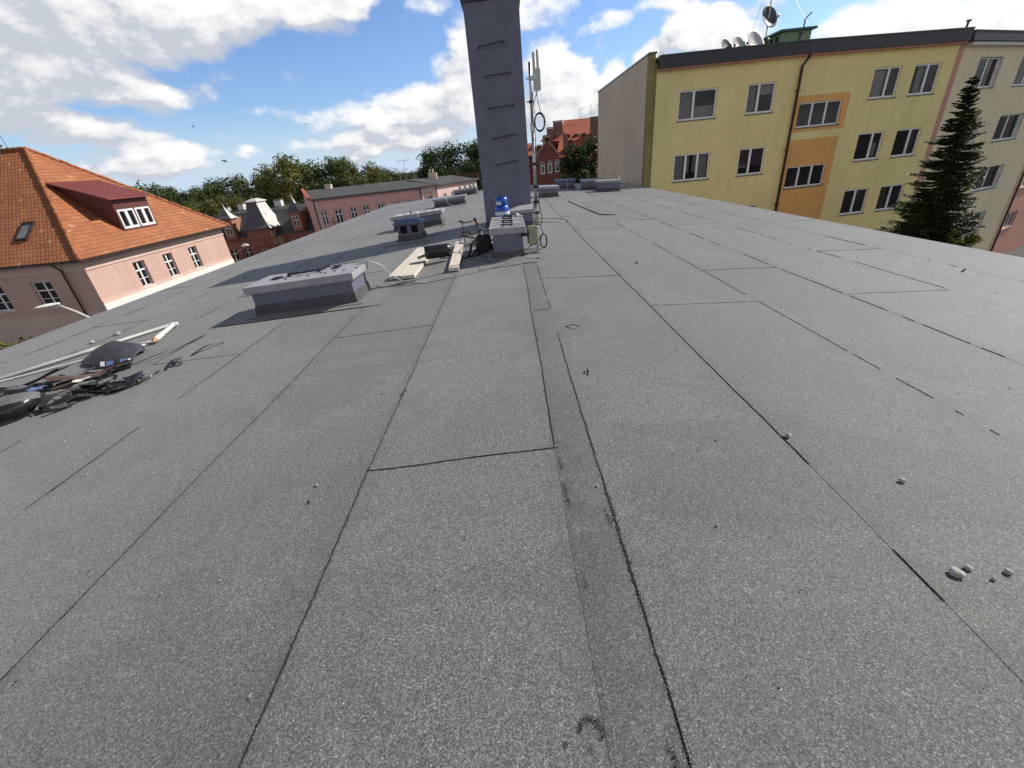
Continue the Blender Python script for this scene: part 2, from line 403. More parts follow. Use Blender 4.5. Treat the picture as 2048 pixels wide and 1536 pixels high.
class Frame:
    """a wall plane: a along the wall, d outward, z up"""
    def __init__(self, P, u):
        self.P = V((P[0], P[1], 0)); self.u = V((u[0], u[1], 0)).normalized(); self.n = V((self.u.y, -self.u.x, 0))
    def pt(self, a, d, z): return self.P + self.u * a + self.n * d + V((0, 0, z))
    def box(self, mb, a0, a1, d0, d1, z0, z1, m=0):
        p = self.pt
        return mb.hexa([p(a0, d0, z0), p(a1, d0, z0), p(a1, d1, z0), p(a0, d1, z0), p(a0, d0, z1), p(a1, d0, z1), p(a1, d1, z1), p(a0, d1, z1)], m)
    def skin(self, mb, a0, a1, z0, z1, holes, depth, m=0, d=0.0, mr=None):
        xs = sorted({a0, a1} | {h[0] for h in holes} | {h[1] for h in holes}); xs = [x for x in xs if a0 <= x <= a1]
        zs = sorted({z0, z1} | {h[2] for h in holes} | {h[3] for h in holes}); zs = [z for z in zs if z0 <= z <= z1]
        for i in range(len(xs) - 1):
            for j in range(len(zs) - 1):
                ca, cz = (xs[i] + xs[i + 1]) / 2, (zs[j] + zs[j + 1]) / 2
                if any(h[0] < ca < h[1] and h[2] < cz < h[3] for h in holes): continue
                q = [(xs[i], zs[j]), (xs[i + 1], zs[j]), (xs[i + 1], zs[j + 1]), (xs[i], zs[j + 1])]
                mb.quad([self.pt(a, d, z) for a, z in q], m, q)
        mr = m if mr is None else mr
        for h in holes:
            c = [(h[0], h[2]), (h[1], h[2]), (h[1], h[3]), (h[0], h[3])]
            for k in range(4):
                (a, z), (b, w) = c[k], c[(k + 1) % 4]
                mb.quad([self.pt(a, d, z), self.pt(b, d, w), self.pt(b, d - depth, w), self.pt(a, d - depth, z)], mr, [(a, z), (b, w), (b, w), (a, z)])

def window(fr, parent, h, depth, splits, frame=None, fw=0.07, sill=True, trans=None, curtain=None, deep=True, glass=None, bars=0.03, sillmat=None):
    """white frame with mullions (a window part), its glass, sill, curtain and the dark room as sub-parts"""
    a0, a1, z0, z1 = h
    mb = MB(); d0, d1 = -depth + 0.02, -depth + 0.09
    fr.box(mb, a0, a0 + fw, d0, d1, z0, z1); fr.box(mb, a1 - fw, a1, d0, d1, z0, z1)
    fr.box(mb, a0 + fw, a1 - fw, d0, d1, z0, z0 + fw * 1.2); fr.box(mb, a0 + fw, a1 - fw, d0, d1, z1 - fw, z1)
    for s in splits:
        a = a0 + (a1 - a0) * s
        fr.box(mb, a - fw * 0.8, a + fw * 0.8, d0, d1 + 0.004, z0 + fw * 1.2, z1 - fw)
    for t in trans or []:
        z = z0 + (z1 - z0) * t[0]
        fr.box(mb, a0 + fw, a1 - fw, d0, d1 + 0.007, z - t[1], z + t[1])
    w = mb.build('window', frame or M['pvc'], parent, bevel=0.008 if deep else 0)
    g = MB(); dg = (d0 + d1) / 2
    g.quad([fr.pt(a0 + fw, dg, z0 + fw), fr.pt(a1 - fw, dg, z0 + fw), fr.pt(a1 - fw, dg, z1 - fw), fr.pt(a0 + fw, dg, z1 - fw)])
    g.build('pane', glass or (M['glass'] if deep else M['glass_far']), w)
    if sill:
        s = MB(); fr.box(s, a0 - 0.04, a1 + 0.04, -depth + 0.05, 0.06, z0 - 0.05, z0 - 0.004)
        s.build('sill', sillmat or M['sill'], w)
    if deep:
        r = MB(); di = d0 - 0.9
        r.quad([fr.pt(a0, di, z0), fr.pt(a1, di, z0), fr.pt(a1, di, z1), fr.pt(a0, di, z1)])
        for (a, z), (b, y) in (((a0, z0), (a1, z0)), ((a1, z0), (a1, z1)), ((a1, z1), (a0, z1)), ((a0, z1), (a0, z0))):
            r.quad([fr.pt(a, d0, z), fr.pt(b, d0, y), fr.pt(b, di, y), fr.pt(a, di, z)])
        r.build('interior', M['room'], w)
    for c in curtain or []:
        ca, cb, cz0, cz1, mat = c
        cm = MB(); x0 = a0 + (a1 - a0) * ca; x1 = a0 + (a1 - a0) * cb; n = max(4, int((x1 - x0) / 0.04))
        def cf(s, t):
            return fr.pt(x0 + (x1 - x0) * s, d0 - 0.10 + 0.02 * math.sin(s * n * 1.7), z0 + (z1 - z0) * (cz0 + (cz1 - cz0) * t))
        cm.grid(cf, n * 2, 1); cm.build('curtain', mat, w)
    return w
# ================================================================== the flat-roofed building under the camera
EL, ER, Y0, Y1 = -7.45, 6.62, -4.0, 29.0
own = thing('flat_roofed_building', 'building under the low-pitched grey felt roof that carries the vent boxes and tall chimney', 'building', (0, 12, GZ))
def wav(x, y):
    return 0.0035 * mnoise.noise(V((x * 1.1, y * 0.9, 3.1))) + 0.002 * mnoise.noise(V((x * 3.1, y * 2.3, 7.7)))
strips = [  # (x left, x right, end joints in y)
    (EL, -6.62, [1.2, 5.1, 8.94, 13.4, 17.9, 22.6]),
    (-6.62, -5.69, [2.7, 6.38, 11.2, 15.97, 20.4, 25]),
    (-5.69, -4.68, [0.6, 8.1, 13.15, 18.7, 23.9]),
    (-4.68, -3.93, [2.0, 7.09, 12.2, 16.8, 21.5, 26]),
    (-3.93, -2.97, [-1.0, 4.18, 9.9, 14.6, 19.4, 24.8]),
    (-2.97, -1.955, [0.2, 7.6, 11.8, 17.2, 22.1, 27]),
    (-1.955, -0.915, [-1.5, 4.25, 10.2, 15.6, 20.7, 25.4]),
    (-0.915, 0.155, [1.885, 8.7, 13.6, 18.2, 23.3]),
    (0.155, 0.315, [4.28, 10.4, 16.5, 22.4]),
    (0.315, 1.375, [-0.4, 5.58, 11.35, 14.9, 19.9, 24.6]),
    (1.375, 2.44, [-1.2, 4.26, 9.73, 12.1, 17.8, 23]),
    (2.44, 3.46, [0.0, 5.67, 10.95, 15.9, 21.2]),
    (3.46, 4.53, [-0.9, 4.38, 9.82, 14.5, 19.1, 24]),
    (4.53, 5.5, [1.5, 6.55, 11.8, 16.9, 21.9]),
    (5.5, ER, [-0.5, 4.6, 9.7, 14.2, 19.0, 24.1]),
]
rf = MB(); tone = []; stain = []; rust = []
def seam_x(k, y):     # shared, slightly wandering strip edges
    return 0.012 * mnoise.noise(V((k * 7.3, y * 0.8, 1.0))) + 0.004 * mnoise.noise(V((k * 3.3, y * 6, 2.0)))
def top(x, y, lift): return roof_z(x) + wav(x, y) + lift
rs = random.Random(11)
for i, (xa, xb, cuts) in enumerate(strips):
    ys = [Y0] + cuts + [Y1]
    for j in range(len(ys) - 1):
        a, b = ys[j], ys[j + 1]
        lift = 0.010 + (0.0016 if i % 2 == 0 else 0) + (0.0006 if j % 2 else 0)
        if i == 8: lift = 0.0111
        tn = rs.uniform(-0.05, 0.06)
        if i == 8: tn -= 0.17
        if i == 7: tn += 0.06  # strip left of the ridge toned up, a painted highlight
        w = xb - xa
        offs = sorted({0.0, 0.03, 0.09, w / 2, w - 0.09, w - 0.03, w} if w > 0.3 else {0.0, 0.05, w - 0.05, w})
        n = max(2, int((b - a) / (0.16 if a < 9 else 0.4)))
        yy = [a + (b - a) * t / n for t in range(n + 1)]
        o = len(rf.v)
        for y in yy:
            for q in offs:
                x = xa + q
                if q == 0 and i > 0: x += seam_x(i, y) - (0.02 if i % 2 == 0 else 0.0)
                if q == w and i < len(strips) - 1: x += seam_x(i + 1, y) + (0.02 if i % 2 == 0 else 0.0)
                jy = 0.02 * mnoise.noise(V((x * 2.5, a * 3, 5.0))) if y == a else 0
                rf.v.append((x, y + jy, top(x, y, lift)))
        k = len(offs)
        for r in range(n):
            for c in range(k - 1):
                rf.f.append((o + r * k + c, o + r * k + c + 1, o + (r + 1) * k + c + 1, o + (r + 1) * k + c)); rf.m.append(0)
                tone.append(tn)
                edge = (c == 0 or c == k - 2) or (k > 5 and c in (1, k - 3))
                xm = xa + (offs[c] + offs[c + 1]) / 2; ym = (yy[r] + yy[r + 1]) / 2
                s = (0.75 if (c == 0 or c == k - 2) else 0.35) if edge else 0.0
                if i == 8: s = 0.5
                s *= max(0.0, 0.45 + 1.1 * mnoise.noise(V((i * 3.1, ym * 0.35, 4.0))))
                stain.append(s)
                rust.append((0.8 * max(0, 1 - abs(ym - 5.55) / 0.4) * (1 if xm < 0.36 else 0.5)) if (i == 9 and xm < 0.46) else 0.0)
        # skirts at the lap edges
        for r in range(n):
            for c, sgn in ((0, 1), (k - 1, -1)):
                p, q = rf.v[o + r * k + c], rf.v[o + (r + 1) * k + c]
                rf.quad([p, q, (q[0], q[1], q[2] - 0.007), (p[0], p[1], p[2] - 0.007)], 0)
                tone.append(0); stain.append(0); rust.append(0)
        for c in range(k - 1):
            p, q = rf.v[o + c], rf.v[o + c + 1]
            rf.quad([p, q, (q[0], q[1], q[2] - 0.007), (p[0], p[1], p[2] - 0.007)], 0)
            tone.append(0); stain.append(0); rust.append(0)
# hot bitumen that bled out of the laps
def bead(pts, w0, w1, gap, seed, lift=0.0160):
    rr = random.Random(seed); prev = None; w_s = 1.0
    for t, (x, y, nx, ny) in enumerate(pts):
        g = mnoise.noise(V((seed * 1.7, (x + y) * 1.3, 0.3))) + 0.5 * mnoise.noise(V((seed * 1.3, (x + y) * 6.0, 9.3)))
        fine = 0.5 + 0.5 * mnoise.noise(V((seed * 2.1, (x + y) * 17, 4.4)))
        w = (w0 + (w1 - w0) * max(0, min(1, 0.5 + 0.8 * g)) * (0.4 + 0.9 * fine))
        w *= min(1.0, 0.12 + min(t, len(pts) - 1 - t) * (pts[1][1] - pts[0][1] if pts[0][2] else 0.03) / 0.22)
        wl, wr = w * rr.uniform(0.1, 1.35), w * rr.uniform(0.05, 1.0)
        if g < gap: prev = None; continue
        jit = 0.003 * mnoise.noise(V((seed, (x + y) * 14, 6.6)))
        L = (x - nx * (wl + jit), y - ny * (wl + jit)); R = (x + nx * (wr - jit), y + ny * (wr - jit))
        hgt = lift + rr.uniform(-0.0008, 0.0012)
        cur = [(L[0], L[1], top(*L, lift - 0.004)), (x, y, top(x, y, hgt)), (R[0], R[1], top(*R, lift - 0.004))]
        if prev:
            rf.quad([prev[0], prev[1], cur[1], cur[0]], 1); rf.quad([prev[1], prev[2], cur[2], cur[1]], 1)
            tone.extend((0, 0)); stain.extend((0, 0)); rust.extend((0, 0))
        prev = cur
def line_y(i, x, ya, yb, w0, w1, gap, seed):
    step = 0.005 if ya < 2.2 else 0.014
    n = max(4, int((yb - ya) / step)); side = -0.02 if i % 2 == 0 else 0.02
    bead([(x + seam_x(i, ya + (yb - ya) * t / n) + side, ya + (yb - ya) * t / n, 1, 0) for t in range(n + 1)], w0, w1, gap, seed)
def line_x(y, xa, xb, w0, w1, gap, seed):
    n = max(4, int((xb - xa) / 0.009))
    bead([(xa + (xb - xa) * t / n, y + 0.02 * mnoise.noise(V(((xa + (xb - xa) * t / n) * 2.5, y * 3, 5.0))) - 0.004, 0, 1) for t in range(n + 1)], w0, w1, gap, seed)
seg = {1: [(2, 20, .002, .009, .1)], 2: [(4.5, 6.3, .002, .008, .1), (6.4, 8.2, .003, .010, -.3), (9, 25, .002, .01, .15)], 3: [(3, 7, .002, .007, .25), (7, 26, .003, .010, .1)],
       4: [(2.3, 2.8, .004, .008, -.5), (2.8, 4.3, .002, .006, .3), (4.3, 5.05, .004, .009, -.6), (7, 26, .003, .009, .1)], 5: [(1.9, 3.3, .002, .005, -.4), (3.3, 5.2, .003, .007, -.7), (6.3, 28, .003, .009, -.1)],
       6: [(0.6, 1.4, .003, .0065, -.7), (1.4, 5.0, .003, .0065, -.8), (5, 28, .003, .009, -.3)], 7: [(0.2, 2.2, .004, .0075, -.9), (2.2, 6.6, .003, .008, -.7), (6.6, 28, .003, .009, -.2)],
       8: [(0.4, 1.9, .0008, .003, .12), (1.9, 4.3, .003, .006, -.9), (4.3, 6.45, .003, .007, -.7), (14, 28, .003, .009, 0)], 9: [(0.3, 1.7, .004, .0125, -1.2), (1.7, 2.25, .003, .0125, -.45), (2.25, 3.6, .003, .0075, -.3), (4.3, 6.4, .004, .008, -.5), (14, 28, .003, .009, 0)],
       10: [(0.92, 1.14, .002, .004, -.4), (1.66, 2.6, .002, .0045, -.7), (2.6, 6, .003, .007, -.9), (6, 11.5, .003, .009, -.5), (11.5, 24, .003, .009, -.2)],
       11: [(1.4, 2.9, .001, .003, .25), (2.95, 4.28, .003, .006, -.9), (4.5, 9.4, .003, .008, -.35), (9.4, 24, .003, .008, .05)], 12: [(2.2, 4.3, .001, .003, .15), (4.3, 9.5, .0015, .0055, -.1), (9.5, 24, .002, .007, .0)],
       13: [(3, 4.4, .001, .003, .15), (4.4, 7.3, .0015, .006, -.1), (7.3, 24, .002, .006, .1)], 14: [(5.2, 8.4, .002, .007, .1), (8.4, 22, .003, .007, .3)]}
for i in seg:
    for k, (ya, yb, w0, w1, gap) in enumerate(seg[i]): line_y(i, strips[i][0], ya, yb, w0, w1, gap, 20 + i + 17 * k)
for i, (xa, xb, cuts) in enumerate(strips):
    for j, y in enumerate(cuts):
        if y < 0.3: continue
        strong = (i, j) in ((7, 0), (9, 1), (10, 1), (6, 1), (12, 1), (11, 1), (13, 1), (8, 0), (4, 1), (1, 1))
        line_x(y, xa, xb, 0.0025, 0.0065 if y < 7 else 0.010, -0.9 if strong else 0.05, 100 + i * 9 + j)
# bitumen smears: hook-shaped scuff near the lens, streaks beside the ridge strip
rsm = random.Random(77)
def crumbs(pts, spread, dens, size, mt=1, lift=0.0150):
    for s in range(len(pts) - 1):
        (x0, y0), (x1, y1) = pts[s], pts[s + 1]; n = int(dens * math.hypot(x1 - x0, y1 - y0))
        for _ in range(n):
            u = rsm.random(); x = x0 + (x1 - x0) * u + rsm.gauss(0, spread); y = y0 + (y1 - y0) * u + rsm.gauss(0, spread); q = size * rsm.uniform(0.4, 1.3); a = rsm.uniform(0, 3.1)
            z = top(x, y, lift); ca, sa = math.cos(a) * q, math.sin(a) * q
            rf.quad([(x - ca, y - sa, z), (x + sa * 0.6, y - ca * 0.6, z + 0.0006), (x + ca * 0.9, y + sa * 0.9, z), (x - sa * 0.5, y + ca * 0.5, z + 0.0004)], mt); tone.append(0); stain.append(0); rust.append(0)
crumbs([(0.070, 0.592), (0.082, 0.618), (0.102, 0.625), (0.122, 0.612), (0.134, 0.590), (0.131, 0.570)], 0.0045, 2600, 0.0022)
crumbs([(0.085, 0.563), (0.093, 0.552), (0.104, 0.546)], 0.004, 1700, 0.0018)
crumbs([(0.026, 0.570), (0.033, 0.566)], 0.003, 5200, 0.0018)
crumbs([(0.148, 1.60), (0.152, 1.50), (0.158, 1.43)], 0.006, 1100, 0.003)
crumbs([(0.15, 1.80), (0.155, 1.70)], 0.006, 700, 0.003)
crumbs([(0.305, 1.42), (0.318, 1.30)], 0.006, 900, 0.003)
crumbs([(0.30, 0.55), (0.315, 0.40)], 0.008, 2200, 0.0026)
crumbs([(0.16, 1.08), (0.163, 1.02)], 0.004, 900, 0.0025)
for y0_ in [0.4 + 0.1 * k for k in range(19)]:
    a_0, a_1 = (strips[9][0] + seam_x(9, y0_) + 0.02, y0_), (strips[9][0] + seam_x(9, y0_ + 0.1) + 0.02, y0_ + 0.1)
    crumbs([a_0, a_1], 0.0075, rsm.uniform(120, 700), 0.0026)
    crumbs([a_0, a_1], 0.004, 160, 0.0016, 3, 0.0175)
crumbs([(0.158, 0.78), (0.161, 0.50)], 0.0025, 420, 0.0018, 3, 0.015)
crumbs([(0.156, 1.4), (0.158, 0.9)], 0.003, 90, 0.0018, 3, 0.015)
for y0_ in [0.3 + 0.12 * k for k in range(18)]:
    crumbs([(strips[7][0] + seam_x(7, y0_) + 0.02, y0_), (strips[7][0] + seam_x(7, y0_ + 0.12) + 0.02, y0_ + 0.12)], 0.005, rsm.uniform(30, 260), 0.0024)
# repair patch of pale felt under the mast foot, and flanking laps
for (xa, xb, ya, yb, dz, tn) in ((0.17, 0.42, 6.86, 7.52, 0.0215, 0.30), (-0.55, 0.34, 6.55, 7.15, 0.0185, 0.0), (-3.95, -1.75, 5.35, 6.75, 0.0185, 0.03), (-3.05, -1.95, 10.5, 11.6, 0.0185, 0.02)):
    n = 8; o = len(rf.v)
    for s in range(n + 1):
        for t in range(n + 1):
            x = xa + (xb - xa) * s / n + (0.012 * mnoise.noise(V((t * 0.6, xa, s)))); y = ya + (yb - ya) * t / n + 0.014 * mnoise.noise(V((s * 0.7, ya, t)))
            rf.v.append((x, y, top(x, y, dz)))
    for s in range(n):
        for t in range(n):
            rf.f.append((o + s * (n + 1) + t, o + (s + 1) * (n + 1) + t, o + (s + 1) * (n + 1) + t + 1, o + s * (n + 1) + t + 1)); rf.m.append(0)
            tone.append(tn); stain.append(0.12); rust.append(0)
    line = [(xa + (xb - xa) * t / 120, ya, 0, 1) for t in range(121)]
    bead(line, 0.002, 0.006, -0.2, int(xa * 10) + 500, dz + 0.003)
# solid deck just below the sheets
rf.box(EL, XR, Y0, Y1, -0.9, -0.88, 2); 
for _ in range(6): tone.append(0); stain.append(0); rust.append(0)
rf.quad([(EL, Y0, roof_z(EL)), (XR, Y0, 0), (XR, Y1, 0), (EL, Y1, roof_z(EL))], 0); rf.quad([(XR, Y0, 0), (ER, Y0, roof_z(ER)), (ER, Y1, roof_z(ER)), (XR, Y1, 0)], 0)
for _ in range(2): tone.append(0); stain.append(0); rust.append(0)
rf.fa = {'tone': tone, 'stain': stain, 'rust': rust}
ro = rf.build('felt_roof', [M['felt'], M['bitumen'], M['felt_dark'], M['stone']], own, recalc=False)
for p in ro.data.polygons: p.use_smooth = p.material_index == 0
mb = MB()
mb.box(EL + 0.25, ER - 0.25, Y0 + 0.2, Y1 - 0.2, GZ, -0.9)
mb.build('wall', M['lpink'], own)
mb = MB()
for x, s in ((EL, -1), (ER, 1)):
    z = roof_z(x)
    mb.box(min(x, x + s * 0.02), max(x, x + s * 0.02), Y0, Y1, z - 0.22, z + 0.012)
mb.quad([(EL, Y1 + .004, -0.9), (ER, Y1 + .004, -0.9), (ER, Y1 + .004, roof_z(ER)), (XR, Y1 + .004, 0), (EL, Y1 + .004, roof_z(EL))])
mb.build('eave_flashing', M['cap_metal'], own)

# ================================================================== vent boxes
def vent(label, x0, x1, yf, yb, h, cap_h=0.09, over=0.055, felt_h=0.16, flare=0.035, slope=True, capmat=None, extra=None, group='capped vent boxes on the felt roof'):
    """felt upstand, painted body and metal cap; all sit square to the roof pitch"""
    cx, cy = (x0 + x1) / 2, (yf + yb) / 2
    t = thing('vent_box', label, 'roof vent', (cx, cy, roof_z(cx)), group)
    sg = (-SLOPE if cx > XR else SLOPE) if slope else 0.0
    def P(x, y, z): return (x, y, roof_z(cx) + (x - cx) * sg + z)
    def hexa(mb, ax0, ax1, ay0, ay1, az0, bx0, bx1, by0, by1, bz, m=0):
        mb.hexa([P(ax0, ay0, az0), P(ax1, ay0, az0), P(ax1, ay1, az0), P(ax0, ay1, az0), P(bx0, by0, bz), P(bx1, by0, bz), P(bx1, by1, bz), P(bx0, by1, bz)], m)
    w = MB(); f = flare
    hexa(w, x0 - f, x1 + f, yf - f, yb + f, -0.03, x0 - 0.008, x1 + 0.008, yf - 0.008, yb + 0.008, felt_h)
    # felt turned out onto the roof
    hexa(w, x0 - f - 0.10, x1 + f + 0.10, yf - f - 0.10, yb + f + 0.10, 0.004, x0 - f - 0.085, x1 + f + 0.085, yf - f - 0.085, yb + f + 0.085, 0.030, 1)
    w.build('felt_upstand', [M['felt_dark'], M['felt']], t, bevel=0.006)
    b = MB(); hexa(b, x0, x1, yf, yb, felt_h - 0.02, x0, x1, yf, yb, h - cap_h)
    b.build('body', M['slate_paint'], t, bevel=0.006)
    c = MB(); o = over
    hexa(c, x0 - o, x1 + o, yf - o, yb + o, h - cap_h + 0.002, x0 - o, x1 + o, yf - o, yb + o, h)
    hexa(c, x0 - o + 0.01, x1 + o - 0.01, yf - o + 0.01, yb + o - 0.01, h - cap_h - 0.012, x0 - o + 0.01, x1 + o - 0.01, yf - o + 0.01, yb + o - 0.01, h - cap_h)
    c.build('cap', capmat or M['cap_metal'], t, bevel=0.005)
    if extra: extra(t, P)
    return t
def hatch_top(t, P):
    def hole(x, y):
        m = MB(); s = 0.055
        for (a0, a1, b0, b1) in ((-s, s, -s * 1.3, -s * 1.3 + 0.016), (-s, s, s * 1.3 - 0.016, s * 1.3), (-s, -s + 0.016, -s * 1.3 + 0.016, s * 1.3 - 0.016), (s - 0.016, s, -s * 1.3 + 0.016, s * 1.3 - 0.016)):
            p = [P(x + a0, y + b0, 0.424), P(x + a1, y + b0, 0.424), P(x + a1, y + b1, 0.424), P(x + a0, y + b1, 0.424)]
            m.hexa(p + [(q[0], q[1], q[2] + 0.012) for q in p], 1)
        m.quad([P(x - s, y - s * 1.3, 0.426), P(x + s, y - s * 1.3, 0.426), P(x + s, y + s * 1.3, 0.426), P(x - s, y + s * 1.3, 0.426)], 0)
        m.build('flue_opening', [M['dark_hole'], M['black_metal']], t)
    hole(-3.27, 5.92); hole(-2.50, 6.12)
    m = MB()
    a, b, c, d = P(-3.13, 6.22, 0.452), P(-3.10, 5.93, 0.452), P(-2.70, 5.99, 0.452), P(-2.66, 6.25, 0.452)
    m.bar(a, b, 0.035, 0.03); m.bar((b[0] - 0.018, b[1], b[2]), (c[0] + 0.018, c[1], c[2]), 0.03, 0.028); m.bar(c, d, 0.035, 0.03)
    for q in (a, b, c, d): m.box(q[0] - 0.012, q[0] + 0.012, q[1] - 0.012, q[1] + 0.012, q[2] - 0.035, q[2])
    m.build('bracket', M['black_metal'], t)
    m = MB(); m.tube([P(-3.10, 6.2, 0.428), P(-2.95, 6.12, 0.432), P(-2.8, 6.2, 0.430), P(-2.62, 6.27, 0.428), P(-2.3, 6.33, 0.428), P(-2.16, 6.32, 0.43)], 0.004, 6)
    m.build('wire', M['black_rubber'], t)
    for i in range(9):
        m = MB(); x, y = -3.2 + 0.13 * i + 0.03 * math.sin(i * 5), 5.83 + 0.06 * math.cos(i * 3.3)
        m.box(x, x + 0.03, y, y + 0.02, P(x, y, 0.42)[2] + 0.0, P(x, y, 0.42)[2] + 0.012)
        m.build('mortar_crumb', M['felt_dark'], t)
vent('nearest long vent box with two square holes and a black bracket on its pale lid', -3.52, -2.155, 5.62, 6.22, 0.42, extra=hatch_top)
def lids(t, P):
    x0, x1 = -3.38, -2.18
    for i, x in enumerate((-3.35, -3.08, -2.78, -2.45, -2.2)):
        m = MB(); m.lathe([(0.11, 0.0), (0.10, 0.018), (0.07, 0.035), (0.02, 0.043)], P(x, 13.75, 0.40), 14)
        m.build('flue_lid', M['white_plastic'], t, smooth=True)
    m = MB(); p = P(-2.93, 13.55, 0.40); m.tube([p, (p[0], p[1], p[2] + 0.10)], 0.022, 8); m.build('stub_pipe', M['black_metal'], t)
    m = MB(); m.tube([P(-2.7, 13.4, 0.41), P(-2.69, 13.35, 0.36), P(-2.68, 13.33, 0.2), P(-2.66, 13.3, 0.04)], 0.008, 6); m.build('cable_drop', M['white_plastic'], t)
vent('grey vent box with white flue lids along its top, right behind the small two-window cowl', -3.47, -2.05, 13.45, 14.1, 0.42, extra=lids)
def drop(x, y, zt, x2, y2):
    def f(t, P):
        m = MB(); m.tube([P(x, y, zt), P(x + 0.01, y - 0.08, zt - 0.06), P(x + 0.05, y - 0.10, zt * 0.4), P((x + x2) / 2 + 0.1, (y + y2) / 2, 0.03), P(x2, y2, 0.03)], 0.011, 6)
        m.build('cable_drop', M['white_plastic'], t)
    return f
vent('vent box with a white cable drooping down its front, third in the left row', -3.30, -1.95, 20.4, 21.0, 0.36, extra=drop(-2.75, 20.36, 0.36, -2.35, 19.6))
def cowls(t, P):
    for x in (-2.75, -2.45, -2.15, -1.95):
        m = MB(); p = P(x, 26.9, 0.36); m.lathe([(0.07, 0), (0.07, 0.10), (0.10, 0.11), (0.06, 0.16)], p, 10); m.build('flue_pot', M['cap_metal'], t)
vent('farthest vent box of the left row, topped by tiny flue pots', -3.1, -1.82, 26.6, 27.2, 0.36, extra=cowls)
vent('squat vent box just right of the antenna mast', 1.29, 2.0, 18.95, 19.6, 0.42)
vent('vent box at the far roof end with a pale cable hanging on it', 2.45, 3.36, 23.8, 24.4, 0.46, capmat=M['cap_blue'], extra=drop(2.95, 23.75, 0.46, 2.75, 23.2))
vent('vent box half hidden behind the rightmost one', 3.55, 4.5, 22.3, 22.9, 0.48)
def post(t, P):
    m = MB(); p = P(4.9, 20.8, 0.46); m.tube([p, (p[0], p[1], p[2] + 0.16)], 0.03, 8); m.build('stub_pipe', M['white_plastic'], t)
vent('rightmost vent box with a short white stub pipe on its corner', 3.98, 4.93, 20.72, 21.4, 0.47, extra=post)
vent('low vent box far back between the chimney and the mast foot', 0.62, 0.95, 24.2, 24.8, 0.36)

# small cowl with two openings
t = thing('vent_cowl', 'small square vent cowl with two dark openings under a blue hipped lid', 'roof vent', (-2.5, 11.2, roof_z(-2.5)))
zb = roof_z(-2.5)
m = MB(); x0, x1, y0, y1 = -2.77, -2.21, 10.98, 11.5
def hx(m, a, z0, b, z1, k=0): m.hexa([(a[0], a[2], z0), (a[1], a[2], z0), (a[1], a[3], z0), (a[0], a[3], z0), (b[0], b[2], z1), (b[1], b[2], z1), (b[1], b[3], z1), (b[0], b[3], z1)], k)
hx(m, (x0 - 0.05, x1 + 0.05, y0 - 0.05, y1 + 0.05), zb - 0.03, (x0 - 0.01, x1 + 0.01, y0 - 0.01, y1 + 0.01), zb + 0.15)
m.build('felt_upstand', M['felt_dark'], t, bevel=0.006)
m = MB(); fr = Frame((x0, y0), (1, 0))
W = x1 - x0
fr.skin(m, 0, W, zb + 0.13, zb + 0.40, [(0.06, 0.23, zb + 0.19, zb + 0.36), (0.33, 0.50, zb + 0.19, zb + 0.36)], 0.10)
m.quad([(x1, y0, zb + 0.13), (x1, y1, zb + 0.13), (x1, y1, zb + 0.40), (x1, y0, zb + 0.40)]); m.quad([(x0, y0, zb + 0.13), (x0, y1, zb + 0.13), (x0, y1, zb + 0.40), (x0, y0, zb + 0.40)]); m.quad([(x0, y1, zb + 0.13), (x1, y1, zb + 0.13), (x1, y1, zb + 0.40), (x0, y1, zb + 0.40)])
m.build('body', M['slate_paint'], t, recalc=False)
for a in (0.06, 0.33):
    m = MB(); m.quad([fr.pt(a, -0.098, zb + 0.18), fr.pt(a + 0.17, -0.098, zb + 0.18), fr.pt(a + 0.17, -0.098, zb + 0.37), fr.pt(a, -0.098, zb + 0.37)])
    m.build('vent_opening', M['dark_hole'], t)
m = MB(); o = 0.075
hx(m, (x0 - o, x1 + o, y0 - o, y1 + o), zb + 0.402, (x0 - o, x1 + o, y0 - o, y1 + o), zb + 0.435)
hx(m, (x0 - o, x1 + o, y0 - o, y1 + o), zb + 0.436, (x0 + 0.14, x1 - 0.14, y0 + 0.16, y1 - 0.16), zb + 0.50)
m.build('cap', M['cap_blue'], t, bevel=0.006)

# front vent box beside the mast, with loose wires and two clamps on its lid
def clutter(t, P):
    rr = random.Random(4)
    for k, (y, s) in enumerate(((7.45, 1), (8.05, -1), (7.75, 1), (8.35, 1))):
        m = MB(); pts = []
        for i in range(9):
            x = -0.33 + 0.56 * i / 8
            pts.append(P(x, y + 0.05 * math.sin(i * 0.9 + k) + rr.uniform(-0.01, 0.01), 0.496))
        m.tube(pts, 0.0038, 6); m.build('wire', M['black_rubber'], t)
    for y in (7.42, 7.95, 8.52):
        m = MB(); x = -0.06
        a, b, c, d = P(x - 0.07, y - 0.13, 0.512), P(x + 0.075, y - 0.13, 0.512), P(x + 0.075, y + 0.13, 0.512), P(x - 0.07, y + 0.13, 0.512)
        m.bar(a, b, 0.014, 0.02); m.bar(b, c, 0.014, 0.02); m.bar(c, d, 0.014, 0.02); m.bar(d, a, 0.014, 0.02)
        for q in (a, b, c, d): m.box(q[0] - 0.006, q[0] + 0.006, q[1] - 0.006, q[1] + 0.006, q[2] - 0.03, q[2])
        m.build('clamp', M['black_metal'], t)
    m = MB(); m.lathe([(0.04, 0), (0.045, 0.02), (0.02, 0.045)], P(0.12, 8.55, 0.49), 10); m.build('plug', M['white_plastic'], t, smooth=True)
    m = MB(); m.tube([P(0.14, 7.085, 0.36), P(0.27, 7.08, 0.365)], 0.026, 8); m.build('conduit', M['black_rubber'], t)
vent('vent box with loose wires and clamps on its pale lid before the gas cylinder', -0.31, 0.17, 7.12, 8.62, 0.49, cap_h=0.09, over=0.052, felt_h=0.12, slope=False, extra=clutter)
